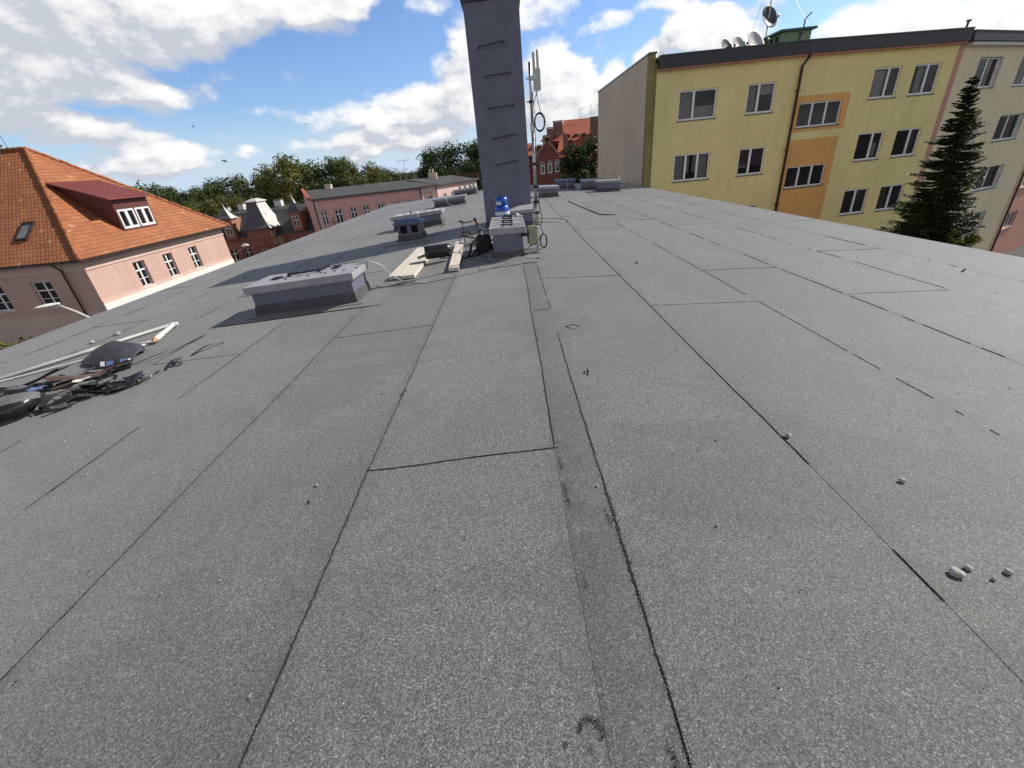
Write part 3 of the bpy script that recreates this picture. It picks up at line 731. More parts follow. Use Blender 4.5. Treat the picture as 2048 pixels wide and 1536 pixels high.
# lower box against the chimney foot, gabled lid
t = thing('vent_box', 'low vent box with a shallow gabled lid leaning on the foot of the tall chimney', 'roof vent', (0.25, 10.7, 0), 'capped vent boxes on the felt roof')
m = MB(); m.box(0.0, 0.5, 10.47, 10.97, -0.03, 0.315); m.build('body', M['slate_paint'], t, bevel=0.006)
m = MB(); xa, xb, ya, yb = -0.05, 0.53, 10.42, 10.975
m.hexa([(xa, ya, 0.317), (xb, ya, 0.317), (xb, yb, 0.317), (xa, yb, 0.317), (xa, ya, 0.385), (xb, ya, 0.385), (xb, yb, 0.385), (xa, yb, 0.385)])
m.add([(xa, ya, 0.386), (xb, ya, 0.386), (xb, yb, 0.386), (xa, yb, 0.386), (0.2, ya + 0.2, 0.445), (0.2, yb, 0.445), (xb, ya + 0.2, 0.445), (xb, yb, 0.445)], [(0, 1, 6, 4), (0, 4, 5, 3), (4, 6, 7, 5), (1, 2, 7, 6)])
m.build('cap', M['cap_metal'], t, bevel=0.004)
m = MB(); m.hexa([(-0.03, 10.43, -0.03), (0.53, 10.43, -0.03), (0.53, 10.96, -0.03), (-0.03, 10.96, -0.03), (-0.006, 10.462, 0.13), (0.506, 10.462, 0.13), (0.506, 10.962, 0.13), (-0.006, 10.962, 0.13)]); m.build('felt_upstand', M['felt_dark'], t)

# ================================================================== tall chimney with climbing irons
t = thing('chimney_stack', 'tall square slate grey chimney stack with climbing irons up its face', 'chimney', (-0.04, 11.75, 0))
CX0, CX1, CY0, CY1, CH = -0.60, 0.515, 11.0, 12.5, 4.47
m = MB(); m.box(CX0, CX1, CY0, CY1, -0.05, 4.24); m.build('shaft', M['slate_paint'], t, bevel=0.012)
m = MB(); m.box(CX0 - 0.03, CX1 + 0.03, CY0 - 0.03, CY1 + 0.03, 4.242, 4.33); m.box(CX0 - 0.06, CX1 + 0.06, CY0 - 0.06, CY1 + 0.06, 4.332, CH); m.build('crown', M['felt_dark'], t, bevel=0.01)
m = MB(); m.hexa([(CX0 - .04, CY0 - .04, -.06), (CX1 + .04, CY0 - .04, -.06), (CX1 + .04, CY1 + .04, -.06), (CX0 - .04, CY1 + .04, -.06), (CX0 - .008, CY0 - .008, .14), (CX1 + .008, CY0 - .008, .14), (CX1 + .008, CY1 + .008, .14), (CX0 - .008, CY1 + .008, .14)]); m.build('felt_upstand', M['felt_dark'], t)
for (xa, za, xb, zb_) in ((-.37, 3.50, .16, 3.55), (-.29, 3.00, .24, 3.02), (-.28, 2.43, .255, 2.45), (-.27, 1.86, .285, 1.90), (-.24, 1.34, .27, 1.385)):
    m = MB(); d = CY0 - 0.115
    m.tube([(xa, CY0 + 0.02, za - 0.005), (xa, d + 0.02, za), (xa + 0.02, d, za), ((xa + xb) / 2, d, (za + zb_) / 2), (xb - 0.02, d, zb_), (xb, d + 0.02, zb_), (xb, CY0 + 0.02, zb_ - 0.005)], 0.011, 8)
    m.build('climbing_iron', M['black_metal'], t, smooth=True)

# ================================================================== antenna mast and what hangs on it
t = thing('antenna_mast', 'slim galvanised antenna mast clamped in front of the vent box', 'mast', (0.42, 7.42, 0))
MX, MY = 0.425, 7.42
m = MB(); m.tube([(MX - 0.02, MY, -0.02), (MX - 0.01, MY, 0.42)], 0.021, 12); m.tube([(MX - 0.008, MY, 0.42), (MX, MY, 0.80)], 0.033, 14); m.tube([(MX, MY, 0.80), (MX + 0.012, MY, 1.78)], 0.024, 12); m.build('lower_pole', M['galv'], t, smooth=True)
m = MB(); m.tube([(MX + 0.010, MY, 1.75), (MX + 0.012, MY, 1.86)], 0.034, 14); m.build('sleeve', M['white_paint'], t, smooth=True)
m = MB(); m.tube([(MX + 0.012, MY, 1.86), (MX + 0.018, MY, 2.6)], 0.021, 12); m.build('upper_pole', M['galv'], t, smooth=True)
for z, r in ((2.13, 0.027), (1.32, 0.031), (1.0, 0.031), (0.62, 0.040), (0.42, 0.037), (0.78, 0.04)):
    m = MB(); m.tube([(MX + 0.006, MY, z - 0.02), (MX + 0.006, MY, z + 0.02)], r, 12); m.bar((MX - r - 0.03, MY - 0.02, z), (MX + r + 0.01, MY - 0.02, z), 0.014, 0.014); m.build('clamp', M['black_metal'], t)
m = MB(); m.bar((0.06, 7.26, 0.085), (0.47, 7.33, 0.06), 0.03, 0.04); m.bar((MX - 0.015, 7.36, 0.055), (MX - 0.015, 7.36, 0.16), 0.04, 0.05); m.build('wall_arm', M['galv'], t)
m = MB(); m.tube([(MX + 0.035, MY - 0.01, 2.25), (MX + 0.05, MY - 0.03, 1.98)], 0.006, 6); m.tube([(MX + 0.045, MY, 1.78), (MX + 0.045, MY - 0.01, 1.2), (MX + 0.05, MY - 0.01, 0.7), (MX + 0.085, MY - 0.03, 0.55), (MX + 0.05, MY - 0.04, 0.42), (MX + 0.08, MY - 0.1, 0.30)], 0.007, 6)
m.tube([(MX - 0.03, MY - 0.03, 0.80), (MX - 0.06, MY - 0.04, 0.6), (MX - 0.055, MY - 0.04, 0.5), (MX - 0.02, MY - 0.05, 0.43)], 0.006, 6); m.tube([(MX - 0.02, 7.3, 0.17), (0.30, 7.3, 0.14), (0.2, 7.28, 0.06)], 0.006, 6); m.build('cable', M['black_rubber'], t, smooth=True)

t = thing('radio_antenna', 'pale box antenna with two upright rods near the mast top', 'antenna', (0.53, 7.4, 2.25))
m = MB(); m.box(0.482, 0.588, 7.375, 7.42, 2.252, 2.515); m.build('housing', M['pale_plastic'], t, bevel=0.012)
for x, z in ((0.500, 2.712), (0.556, 2.735)):
    m = MB(); m.lathe([(0.017, 2.50), (0.019, 2.53), (0.019, z - 0.02), (0.008, z)], (x, 7.4, 0), 12); m.build('rod', M['pale_plastic'], t, smooth=True)
m = MB(); m.box(0.44, 0.485, 7.39, 7.41, 2.38, 2.44); m.bar((0.38, 7.385, 2.405), (0.50, 7.385, 2.415), 0.02, 0.02); m.box(0.485, 0.545, 7.365, 7.374, 2.39, 2.45); m.build('bracket', M['galv'], t)
m = MB(); m.tube([(0.525, 7.4, 2.25), (0.52, 7.4, 2.2), (0.55, 7.395, 2.05), (0.585, 7.39, 1.92)], 0.005, 6); m.tube([(0.535, 7.4, 2.25), (0.50, 7.4, 2.18), (0.47, 7.4, 2.1)], 0.006, 6); m.build('cable', M['black_rubber'], t)

def coil(name, label, c, rx, rz, r, turns, seed):
    rr = random.Random(seed); m = MB(); pts = []
    for k in range(turns):
        ex, ez, dy = rr.uniform(0.93, 1.06), rr.uniform(0.93, 1.06), rr.uniform(-0.02, 0.02)
        for j in range(25):
            a = 2 * math.pi * j / 25 + 0.4 * k
            pts.append((c[0] + rx * ex * math.cos(a), c[1] + dy + 0.01 * math.sin(3 * a + k), c[2] + rz * ez * math.sin(a)))
    m.tube(pts, r, 7); return at_origin(m, name, M['black_rubber'], (label, 'cable coil', 'cable coils on the mast'), c, smooth=True)
coil('cable_coil', 'round coil of black cable tied halfway up the mast', (0.545, 7.40, 1.865), 0.075, 0.115, 0.0085, 5, 1)
coil('cable_coil', 'upright oval coil of black cable beside the beige junction box', (0.507, 7.30, 0.19), 0.052, 0.105, 0.008, 4, 2)
t = thing('junction_box', 'beige electrical junction box at the foot of the mast', 'junction box', (0.36, 7.27, 0.17))
fr = Frame((0.265, 7.24), (0.97, 0.25))
m = MB(); fr.box(m, 0, 0.145, -0.10, 0, 0.172, 0.442); m.build('housing', M['olive_plastic'], t, bevel=0.008)
m = MB(); fr.box(m, -0.004, 0.149, 0.0005, 0.022, 0.168, 0.446); m.build('lid', M['olive_plastic'], t, bevel=0.008)
m = MB(); fr.box(m, 0.147, 0.205, -0.09, -0.01, 0.20, 0.43); m.build('sunlit_side', M['white_plastic'], t, bevel=0.01)  # white block added to paint in the housing's sunlit side
m = MB()
for a in (0.03, 0.075, 0.12): m.tube([fr.pt(a, -0.04, 0.171), fr.pt(a, -0.04, 0.135)], 0.011, 8)
m.build('gland', M['black_rubber'], t)

# ================================================================== roofer's gear in front of the chimney
t = thing('gas_cylinder', 'blue gas cylinder with a white label standing before the chimney', 'gas bottle', (-0.16, 9.35, 0))
c = (-0.16, 9.35, 0.0)
m = MB(); m.lathe([(0.12, 0.0), (0.142, 0.03), (0.148, 0.08), (0.148, 0.44), (0.149, 0.46), (0.149, 0.505), (0.146, 0.55), (0.132, 0.595), (0.10, 0.625), (0.05, 0.64)], c, 32, [0, 0, 0, 1, 1, 0, 0, 0, 0]); m.build('tank', [M['blue_paint'], M['white_paint']], t, smooth=True)
m = MB()
def colf(s, u):
    a = math.radians(-200 + 320 * s); r = 0.113 + 0.004 * u
    return (c[0] + r * math.cos(a), c[1] + r * math.sin(a), 0.61 + 0.155 * u - (0.05 * math.sin(math.pi * s * 3) ** 8 if u < 0.5 else 0))
m.grid(colf, 40, 2); m.build('collar', M['blue_paint'], t, smooth=True, solid=0.006)
m = MB(); m.lathe([(0.02, 0.63), (0.02, 0.69), (0.035, 0.70), (0.035, 0.73), (0.012, 0.735)], c, 12); m.build('valve', M['brass'], t, smooth=True)
m = MB(); m.grid(lambda s, u: (c[0] + 0.1185 * math.cos(math.radians(205 + 62 * s)), c[1] + 0.1185 * math.sin(math.radians(205 + 62 * s)), 0.635 + 0.055 * u), 10, 1); m.build('label_plate', M['white_paint'], t)

t = thing('backpack', 'worn black backpack with straps propped by the vent box', 'backpack', (-0.55, 7.9, roof_z(-0.55)))
m = MB()
def bag(s, u):
    a = 2 * math.pi * s; sq = lambda q: math.copysign(abs(q) ** 0.5, q)
    k = (1 - 0.16 * u ** 3) * (0.92 if u < 0.02 else 1)
    x = -0.525 + 0.145 * k * sq(math.cos(a)) + 0.012 * math.sin(u * 7 + 4 * a); y = 7.98 + 0.09 * k * sq(math.sin(a)) + 0.05 * u
    return (x, y, -0.04 + 0.30 * u + 0.012 * math.sin(a * 2 + u * 5))
m.grid(bag, 28, 10); o = len(m.v); m.f.append(tuple(k * 11 + 10 for k in range(28))); m.m.append(0)
m.build('sack', M['cloth_black'], t, smooth=True)
m = MB(); m.tube([(-0.58, 8.0, 0.26), (-0.60, 8.0, 0.33), (-0.545, 8.0, 0.37), (-0.49, 8.0, 0.33), (-0.48, 8.0, 0.26)], 0.018, 8); m.build('grab_handle', M['cloth_black'], t, smooth=True)
for pts in ([(-0.66, 7.9, 0.22), (-0.73, 7.82, 0.16), (-0.76, 7.76, 0.04), (-0.80, 7.70, -0.03)], [(-0.66, 7.9, 0.05), (-0.70, 7.78, -0.01), (-0.82, 7.66, -0.035), (-0.90, 7.62, -0.04)], [(-0.80, 7.70, -0.03), (-0.72, 7.66, -0.035), (-0.64, 7.72, -0.03), (-0.62, 7.86, -0.02)]):
    m = MB()
    for a, b in zip(pts, pts[1:]): m.bar(a, b, 0.045, 0.014)
    m.build('strap', M['cloth_black'], t)
m = MB(); m.lathe([(0.026, 0.25), (0.03, 0.29), (0.03, 0.335), (0.012, 0.35)], (-0.515, 8.0, 0), 12); m.build('bottle_cap', M['white_plastic'], t, smooth=True)

t = thing('roofing_torch', 'roofing gas torch with a brass burner head resting against the vent box', 'torch', (-0.55, 8.1, 0.3))
m = MB(); m.tube([(-0.655, 8.28, 0.515), (-0.60, 8.16, 0.435)], [0.034, 0.028], 14); m.build('burner_head', M['brass'], t, smooth=True)
m = MB(); m.tube([(-0.60, 8.16, 0.435), (-0.575, 8.12, 0.40), (-0.53, 8.06, 0.375), (-0.45, 7.96, 0.365), (-0.37, 7.88, 0.36)], 0.011, 8); m.build('lance', M['galv'], t, smooth=True)
m = MB(); m.tube([(-0.41, 7.86, 0.41), (-0.40, 7.85, 0.29)], 0.036, 12); m.build('grip', M['slate_paint'], t, smooth=True)
t = thing('torch_stand', 'thin bent iron stand of the burner standing on the felt left of the backpack', 'stand', (-0.9, 8.6, 0.2))
m = MB(); m.tube([(-0.72, 8.55, 0.455), (-0.90, 8.6, 0.43), (-0.97, 8.62, 0.47), (-1.0, 8.62, 0.46)], 0.011, 8); m.tube([(-0.93, 8.6, 0.43), (-0.925, 8.61, 0.40), (-0.92, 8.6, roof_z(-.92) + 0.01)], 0.008, 8); m.build('rod', M['black_metal'], t, smooth=True)
m = MB(); m.tube([(-0.96, 8.6, 0.44), (-0.93, 8.6, 0.47), (-0.90, 8.59, 0.45)], 0.013, 8); m.build('hook', M['black_metal'], t, smooth=True)
def rz(x, y, d=0.02): return (x, y, roof_z(x) + d)
m = MB(); m.tube([(-0.62, 8.0, 0.22), (-0.75, 8.05, 0.24), (-0.9, 8.1, 0.27), (-0.98, 8.2, 0.25), (-0.93, 8.3, 0.30), (-0.80, 8.2, 0.32), (-0.72, 8.05, 0.28)], 0.014, 8)
at_origin(m, 'gas_hose', M['brown_rubber'], ('brown looped gas hose sticking out left of the backpack', 'hose'), (-0.8, 8.1, 0.2), smooth=True)
m = MB(); m.tube([(-0.60, 7.93, 0.16), (-0.8, 7.95, 0.15), (-0.95, 8.05, 0.18), (-0.97, 8.15, 0.22), (-0.90, 8.2, 0.26)] , 0.009, 8)
m.tube([(-0.62, 7.9, 0.1), (-0.85, 7.9, 0.13), (-1.02, 8.15, -0.01), rz(-1.4, 8.3), rz(-1.9, 8.25)], 0.007, 8)
at_origin(m, 'gas_hose', M['grey_plastic'], ('thin grey hose curling around the backpack straps', 'hose'), (-0.8, 7.95, 0.1), smooth=True)
m = MB(); m.tube([(0.22, 7.30, 0.08), rz(0.16, 7.35, 0.05), rz(0.05, 7.0, 0.035), rz(-0.1, 6.74, 0.03), rz(-0.45, 6.42, 0.03), rz(-0.83, 6.28, 0.028), rz(-1.21, 6.17, 0.028), rz(-1.6, 6.19, 0.028), rz(-2.02, 6.28, 0.028), rz(-2.1, 6.45, 0.03)], 0.006, 8)
at_origin(m, 'ground_cable', M['cable_grey'], ('grey cable lying across the felt from the mast foot to the nearest vent box', 'cable'), (0, 6.8, 0), smooth=True)
m = MB(); m.tube([(-2.11, 6.25, 0.33), (-1.98, 6.5, 0.19), (-1.9, 6.55, 0.05), rz(-1.82, 6.6, 0.05), rz(-1.72, 6.52, 0.025), rz(-1.5, 6.3, 0.025), rz(-1.3, 6.22, 0.025)], 0.0065, 8)
at_origin(m, 'white_cable', M['white_plastic'], ('white cable sagging from the nearest vent lid down to the wide plank', 'cable'), (-1.9, 6.5, 0), smooth=True)

def plank(label, c0, c1, w, th, z0=0.03, split=False):
    a, b = V((c0[0], c0[1], roof_z(c0[0]) + z0 + th / 2)), V((c1[0], c1[1], roof_z(c1[0]) + z0 + th / 2))
    d = (b - a); L = d.length; d.normalize()
    s = d.cross(V((0, 0, 1))).normalized()
    m = MB(); n = 8
    parts = [(-0.5, -0.012), (0.012, 0.5)] if split else [(-0.5, 0.5)]
    for k, (u0, u1) in enumerate(parts):
        ja, jb = (0.0, 0.05) if k else (0.03, 0.0)
        p, q = a + d * ja, b - d * jb
        up = V((0, 0, th / 2))
        m.hexa([p + s * w * u0 - up, p + s * w * u1 - up, q + s * w * u1 - up, q + s * w * u0 - up, p + s * w * u0 + up, p + s * w * u1 + up, q + s * w * u1 + up, q + s * w * u0 + up])
    mid = (a + b) / 2
    ang = math.atan2(d.y, d.x) - math.pi / 2
    Rm = Matrix.Rotation(-ang, 3, 'Z')
    m.v = [tuple(Rm @ (V(p) - mid)) for p in m.v]
    o = m.build('plank', M['wood'], None, bevel=0.005); o.location = mid; o.rotation_euler = (0, 0, ang)
    tag(o, label, 'plank', 'planks in front of the chimney')
plank('wide sun-bleached plank pair with the black roll lying on it', (-1.76, 6.62), (-1.76, 9.15), 0.42, 0.05, split=True)
plank('narrow plank half in shade, between the black roll and the backpack', (-0.94, 6.64), (-1.09, 9.2), 0.16, 0.055)
# roll of felt
t = thing('felt_roll', 'short black roll of roofing felt lying across the wide plank', 'felt roll', (-1.32, 7.6, roof_z(-1.3)))
ax = V((0.36, 0.11, -0.005)).normalized(); side = ax.cross(V((0, 0, 1))).normalized(); c0 = V((-1.52, 7.60, roof_z(-1.5) + 0.205)); R0 = 0.118
m = MB(); pts = []
L = 0.43
def roll(s, u):
    a = s * 2 * math.pi * 4.2; r = R0 - 0.022 * s * 4.2 / 1.2
    return tuple(c0 + ax * (L * u) + side * (r * math.cos(a)) + V((0, 0, r * math.sin(a))))
m.grid(roll, 150, 6); m.build('sheet', M['under_film'], t, smooth=True, solid=0.005)
m = MB(); e = c0 + ax * (L - 0.01)
m.grid(lambda s, u: tuple(c0 + ax * (L * 0.02 - 0.14 * u) + V((0.0, -0.05 * u, -0.04 - 0.03 * u + 0.02 * math.sin(9 * s))) + side * (-0.09 + 0.15 * s * (1 - 0.5 * u))), 8, 4); m.build('torn_paper', M['olive_plastic'], t, smooth=True)

# ================================================================== stones, crumbs and strips on the felt
def pebble(label, x, y, r, seed, cat='pebble', group='loose pebbles on the felt'):
    rr = random.Random(seed); bm = bmesh.new(); bmesh.ops.create_icosphere(bm, subdivisions=3, radius=r)
    sx, sy, sz = rr.uniform(0.85, 1.25), rr.uniform(0.8, 1.1), rr.uniform(0.6, 0.85)
    for v in bm.verts:
        n = 1 + 0.30 * mnoise.noise(v.co / r * 1.1 + V((seed, 0, 0)))
        v.co = V((v.co.x * sx * n, v.co.y * sy * n, v.co.z * sz * n))
    me = bpy.data.meshes.new('pebble'); bm.to_mesh(me); bm.free()
    for p in me.polygons: p.use_smooth = True
    me.materials.append(M['stone'])
    o = bpy.data.objects.new('pebble', me); COL.objects.link(o); o.location = (x, y, roof_z(x) + 0.016 + r * 0.5)
    return tag(o, label, cat, group)
pebble('shiny grey pebble lying on the dark seam right of the ridge', 1.39, 1.89, 0.0155, 1)
pebble('tiny chip beside the shiny pebble on the seam', 1.415, 1.925, 0.006, 21)
pebble('largest grey pebble, left in the group of four at the right', 1.48, 1.02, 0.019, 2)
pebble('small pebble just behind the largest one', 1.545, 1.042, 0.012, 3)
pebble('small yellowish pebble in front in the group of four', 1.59, 0.995, 0.009, 4)
pebble('rightmost small pebble of the group of four', 1.665, 1.02, 0.0115, 5)
pebble('flat single pebble lying between the seam and the group of four', 1.69, 1.51, 0.012, 6)
pebble('pale crumb alone on the felt right of the ridge strip', 1.01, 1.89, 0.007, 7)
pebble('white crumb nearer the lens, right of the ridge strip', 0.75, 1.29, 0.0055, 8)
pebble('white crumb left of the long dark seam', -1.16, 1.80, 0.008, 9)
pebble('white crumb pressed on the dark seam of the ridge strip', 0.30, 1.555, 0.006, 10)
pebble('dark crumb near the white one left of the long seam', -1.15, 1.67, 0.007, 11).data.materials[0] = M['bitumen']
pebble('larger white lump near the left eave behind the pipes', -5.62, 5.70, 0.035, 12)
pebble('smaller white lump near the left eave behind the pipes', -5.78, 5.45, 0.028, 13)
rr = random.Random(5)
m = MB()
for k in range(420):
    x = rr.uniform(-7.0, 6.2); y = rr.uniform(0.5, 16) if k % 3 else rr.uniform(0.5, 4); s = rr.uniform(0.0018, 0.0045) * (1 + y * 0.08)
    z = roof_z(x) + 0.019
    m.hexa([(x - s, y - s, z), (x + s, y - s * 0.7, z), (x + s * 0.8, y + s, z), (x - s * 0.9, y + s, z), (x - s * 0.6, y - s * 0.5, z + s), (x + s * 0.6, y - s * 0.5, z + s), (x + s * 0.5, y + s * 0.6, z + s), (x - s * 0.5, y + s * 0.5, z + s)], 0 if k % 5 else 1)
g = m.build('roof_grit', [M['stone'], M['bitumen']], None); struct(g, 'stuff'); tag(g, 'scattered grit and tar crumbs over the felt roof', 'grit')
def strip(label, pts, w, mat='under_film', group='loose felt strips near the left rubbish', lift=0.03, thick=0.004):
    p = [V(rz(x, y, lift + 0.012 * (k % 2))) for k, (x, y) in enumerate(pts)]
    c = p[0].copy(); m = MB(); n = 14
    def fn(s, u):
        f = s * (len(p) - 1); i = min(int(f), len(p) - 2); q = p[i].lerp(p[i + 1], f - i); d = (p[i + 1] - p[i]).normalized(); sd = d.cross(V((0, 0, 1)))
        return tuple(q + sd * (w * (u - 0.5)) + V((0, 0, 0.012 * math.sin(s * 5 + p[0].x * 9))))
    m.grid(fn, n, 2)
    return at_origin(m, 'felt_strip', M[mat], (label, 'felt strip', group), c, smooth=True, solid=thick)
strip('straight dark felt strip lying alone between the rubbish and the vent box', [(-3.60, 4.32), (-3.51, 4.48), (-3.42, 4.64)], 0.03)
strip('short dark strip crossing the end joint near the rubbish', [(-3.63, 3.96), (-3.66, 4.12), (-3.69, 4.29)], 0.035)
strip('bent scrap lying under the crossing strip', [(-3.64, 4.10), (-3.58, 4.06), (-3.53, 4.08)], 0.05)
strip('long thin strip reaching from the tarpaulin towards the vent box', [(-4.25, 4.25), (-4.02, 4.42), (-3.95, 4.6), (-3.9, 5.03)], 0.02)
strip('twig-like dark strip on the felt right of the ridge', [(0.42, 3.745), (0.47, 3.72), (0.54, 3.67)], 0.012, group='tar scraps right of the ridge', lift=0.022)
strip('tiny dark tar scrap standing right of the ridge strip', [(0.455, 2.72), (0.462, 2.76), (0.47, 2.80)], 0.014, group='tar scraps right of the ridge', lift=0.022)
strip('tiny tar scrap far out on the right slope', [(5.30, 5.07), (5.35, 5.075)], 0.02, group='tar scraps right of the ridge', lift=0.022)
strip('dark tar scrap in the middle of the second strip right of the ridge', [(1.72, 6.2), (1.76, 6.21)], 0.03, group='tar scraps right of the ridge', lift=0.022)
strip('small scrap left of the long seam near the vent box', [(-0.92, 2.75), (-0.86, 2.75)], 0.012, group='tar scraps right of the ridge', lift=0.022)

# black heating cable loop on the right slope
m = MB(); m.tube([rz(0.45, 11.9), rz(1.0, 11.92), rz(1.3, 11.75), rz(1.41, 11.35), rz(1.40, 11.1)], 0.012, 8); m.tube([rz(0.45, 11.15), rz(0.95, 11.12), rz(1.33, 11.06)], 0.010, 8)
at_origin(m, 'lightning_wire', M['grey_plastic'], ('grey lightning wire looping on the felt right of the mast', 'wire', 'wires lying on the right slope'), (0.5, 11.5, 0), smooth=True)
m = MB(); m.tube([rz(2.12, 16.65), rz(2.2, 15), rz(2.3, 13.5), rz(2.38, 12.4), rz(2.45, 12.15), rz(2.78, 12.06)], 0.016, 8)
at_origin(m, 'lightning_wire', M['black_rubber'], ('black wire bent like a hockey stick on the right slope', 'wire', 'wires lying on the right slope'), (2.3, 14, 0), smooth=True)

# ================================================================== roofer's rubbish at the left
def pipe(label, pts, r, mat):
    m = MB(); m.tube([(x, y, roof_z(x) + 0.02 + r + d) for x, y, d in pts], r, 14)
    at_origin(m, 'plastic_pipe', M[mat], (label, 'pipe', 'plastic pipes on the left slope'), (pts[0][0], pts[0][1], roof_z(pts[0][0])), smooth=True)
pipe('thick grey drain pipe lying at the left behind the dark sheet', [(-6.25, 3.80, 0), (-5.45, 4.92, 0), (-4.88, 5.72, 0.0)], 0.021, 'grey_plastic')
pipe('thin white pipe lying in front of the grey drain pipe', [(-6.3, 3.98, 0), (-5.83, 4.26, 0), (-5.16, 4.66, 0), (-4.62, 4.95, 0)], 0.011, 'white_plastic')
t = thing('sealant_gun', 'white plastic sealant gun with an orange nose at the pipe ends', 'tool', (-4.6, 5.3, roof_z(-4.6)))
a, b = V((-4.52, 5.0, roof_z(-4.5) + 0.055)), V((-4.78, 5.70, roof_z(-4.8) + 0.055))
d = (b - a)
m = MB(); m.tube([a + d * 0.0, a + d * 0.12, a + d * 0.5, a + d * 0.85, b], [0.026, 0.034, 0.029, 0.027, 0.033], 12); m.build('barrel', M['white_plastic'], t, smooth=True)
m = MB(); s = d.cross(V((0, 0, 1))).normalized(); m.bar(b - s * 0.055, b + s * 0.05, 0.04, 0.05); m.bar(b - s * 0.045 - d * 0.1, b + s * 0.06 - d * 0.06, 0.03, 0.04); m.build('grip', M['white_plastic'], t, bevel=0.01)
m = MB(); m.tube([a + d * 0.015, a - d * 0.03], [0.031, 0.024], 12); m.build('nose', M['orange_plastic'], t, smooth=True)
m = MB(); m.tube([a + s * 0.02 - d * 0.02, a + V((-0.12, -0.02, -0.02)), V((-4.72, 4.93, roof_z(-4.7) + 0.05))], [0.02, 0.015, 0.022], 8); m.build('nozzle', M['white_plastic'], t, smooth=True)

t = thing('folded_sheet', 'domed dark roofing sheet with a blue and white printed edge', 'sheet', (-4.75, 4.6, roof_z(-4.75)))
F = [(-5.06, 4.52), (-4.85, 4.40), (-4.62, 4.30), (-4.45, 4.35), (-4.33, 4.42)]; Rg = [(-5.06, 4.54), (-4.93, 4.66), (-4.76, 4.68), (-4.58, 4.66), (-4.40, 4.58)]; Bk = [(-5.05, 4.60), (-4.98, 4.86), (-4.80, 4.95), (-4.60, 4.90), (-4.42, 4.70)]
hh = [0.02, 0.13, 0.17, 0.12, 0.03]
def lerp2(P_, s):
    f = s * (len(P_) - 1); i = min(int(f), len(P_) - 2); k = f - i
    k = k * k * (3 - 2 * k) if False else k
    return V(P_[i]).lerp(V(P_[i + 1]), k) if hasattr(P_[0], '__len__') else P_[i] + (P_[i + 1] - P_[i]) * k
def sh(s, u):
    f, r, k = lerp2(F, s), lerp2(Rg, s), lerp2(Bk, s); h = lerp2(hh, s) * math.sin(math.pi * min(1, u * 1.0)) ** 0.8
    q = f.lerp(r, u * 2) if u < 0.5 else r.lerp(k, u * 2 - 1)
    h += 0.012 * mnoise.noise(V((s * 4, u * 3, 2)))
    return (q.x, q.y, roof_z(q.x) + 0.026 + h)
m = MB(); m.grid(sh, 24, 14); m.build('sheet', M['tarp'], t, smooth=True, solid=0.006)
def band(s0, s1, mat, nm):
    m = MB(); m.grid(lambda s, u: tuple(V(sh(s0 + (s1 - s0) * s, 0.004 + 0.055 * u)) + V((0.0, -0.006, 0.007))), 8, 3); m.build(nm, mat, t, smooth=True)
band(0.50, 0.56, M['white_paint'], 'white_print'); band(0.575, 0.68, M['blue_print'], 'blue_print'); band(0.77, 0.88, M['blue_print'], 'blue_print'); band(0.90, 0.95, M['white_paint'], 'white_print')

t = thing('curled_felt', 'big curled piece of felt with a grey top and black underside at the left edge', 'felt piece', (-4.8, 3.2, roof_z(-4.8)))
A0, A1 = V((-5.75, 3.02)), V((-4.30, 3.34)); dirn = (A1 - A0).normalized(); nrm = V((dirn.y, -dirn.x))
def curl(s, u):
    a = math.radians(165 - 330 * u); e_ = math.sqrt(max(0.0004, 1 - max(0, (s - 0.86) / 0.14) ** 2)); rx, rz_ = (0.27 - 0.04 * s) * e_, (0.10 + 0.018 * math.sin(6 * s)) * (0.25 + 0.75 * e_)
    q = A0 + (A1 - A0) * s + nrm * (rx * math.cos(a) * 0.8) + V((0.02 * math.sin(5 * u), 0.02 * math.sin(7 * s)))
    return (q.x, q.y, roof_z(q.x) + 0.115 + rz_ * math.sin(a) + 0.012 * mnoise.noise(V((s * 5, u * 4, 1))))
m = MB(); m.grid(curl, 20, 22)
for k in range(len(m.f)): m.m[k] = 1 if (k % 22) > 7 else 0
m.build('sheet', [M['scrap_grey'], M['under_film']], t, smooth=True, solid=0.006)
def shard(label, x, y, dz, L, W, ang, tilt, fold, mat, seed, name='felt_offcut', cat='felt offcut', group='felt offcuts heaped at the left'):
    """a flat torn piece: ragged outline, one soft fold, lying tilted"""
    c = V((x, y, roof_z(x) + 0.02)); m = MB(); ca, sa = math.cos(ang), math.sin(ang); ct, st_ = math.cos(tilt), math.sin(tilt); k0 = (seed * 0.37) % 1 - 0.5
    def fn(s, u):
        a = (s - 0.5) * L * (1 + 0.30 * mnoise.noise(V((seed * 1.3, u * 2.5, 1)))); b = (u - 0.5) * W * (0.75 + 0.7 * mnoise.noise(V((seed * 2.7, s * 3.1, 2))) + 0.35)
        h = fold * abs(a - k0 * L * 0.5) + 0.10 * L * mnoise.noise(V((seed, s * 1.5, u)))
        b, h = b * ct - h * st_, b * st_ + h * ct
        return (x + a * ca - b * sa, y + a * sa + b * ca, max(roof_z(x + a * ca - b * sa) + 0.021, c.z + dz + h))
    m.grid(fn, 10, 4)
    return at_origin(m, name, M[mat], (label, cat, group), c, solid=0.005)
def scrap(label, pts, w, mat, seed, curlz=0.05, twist=0.6, **kw):
    (x0, y0, z0), (x1, y1, z1) = pts[0], pts[-1]
    return shard(label, (x0 + x1) / 2, (y0 + y1) / 2, max(p[2] for p in pts) * 0.7, math.hypot(x1 - x0, y1 - y0) * 1.05, w, math.atan2(y1 - y0, x1 - x0), 0.25 * twist, 0.18 if len(pts) > 2 else 0.05, mat, seed, **kw)
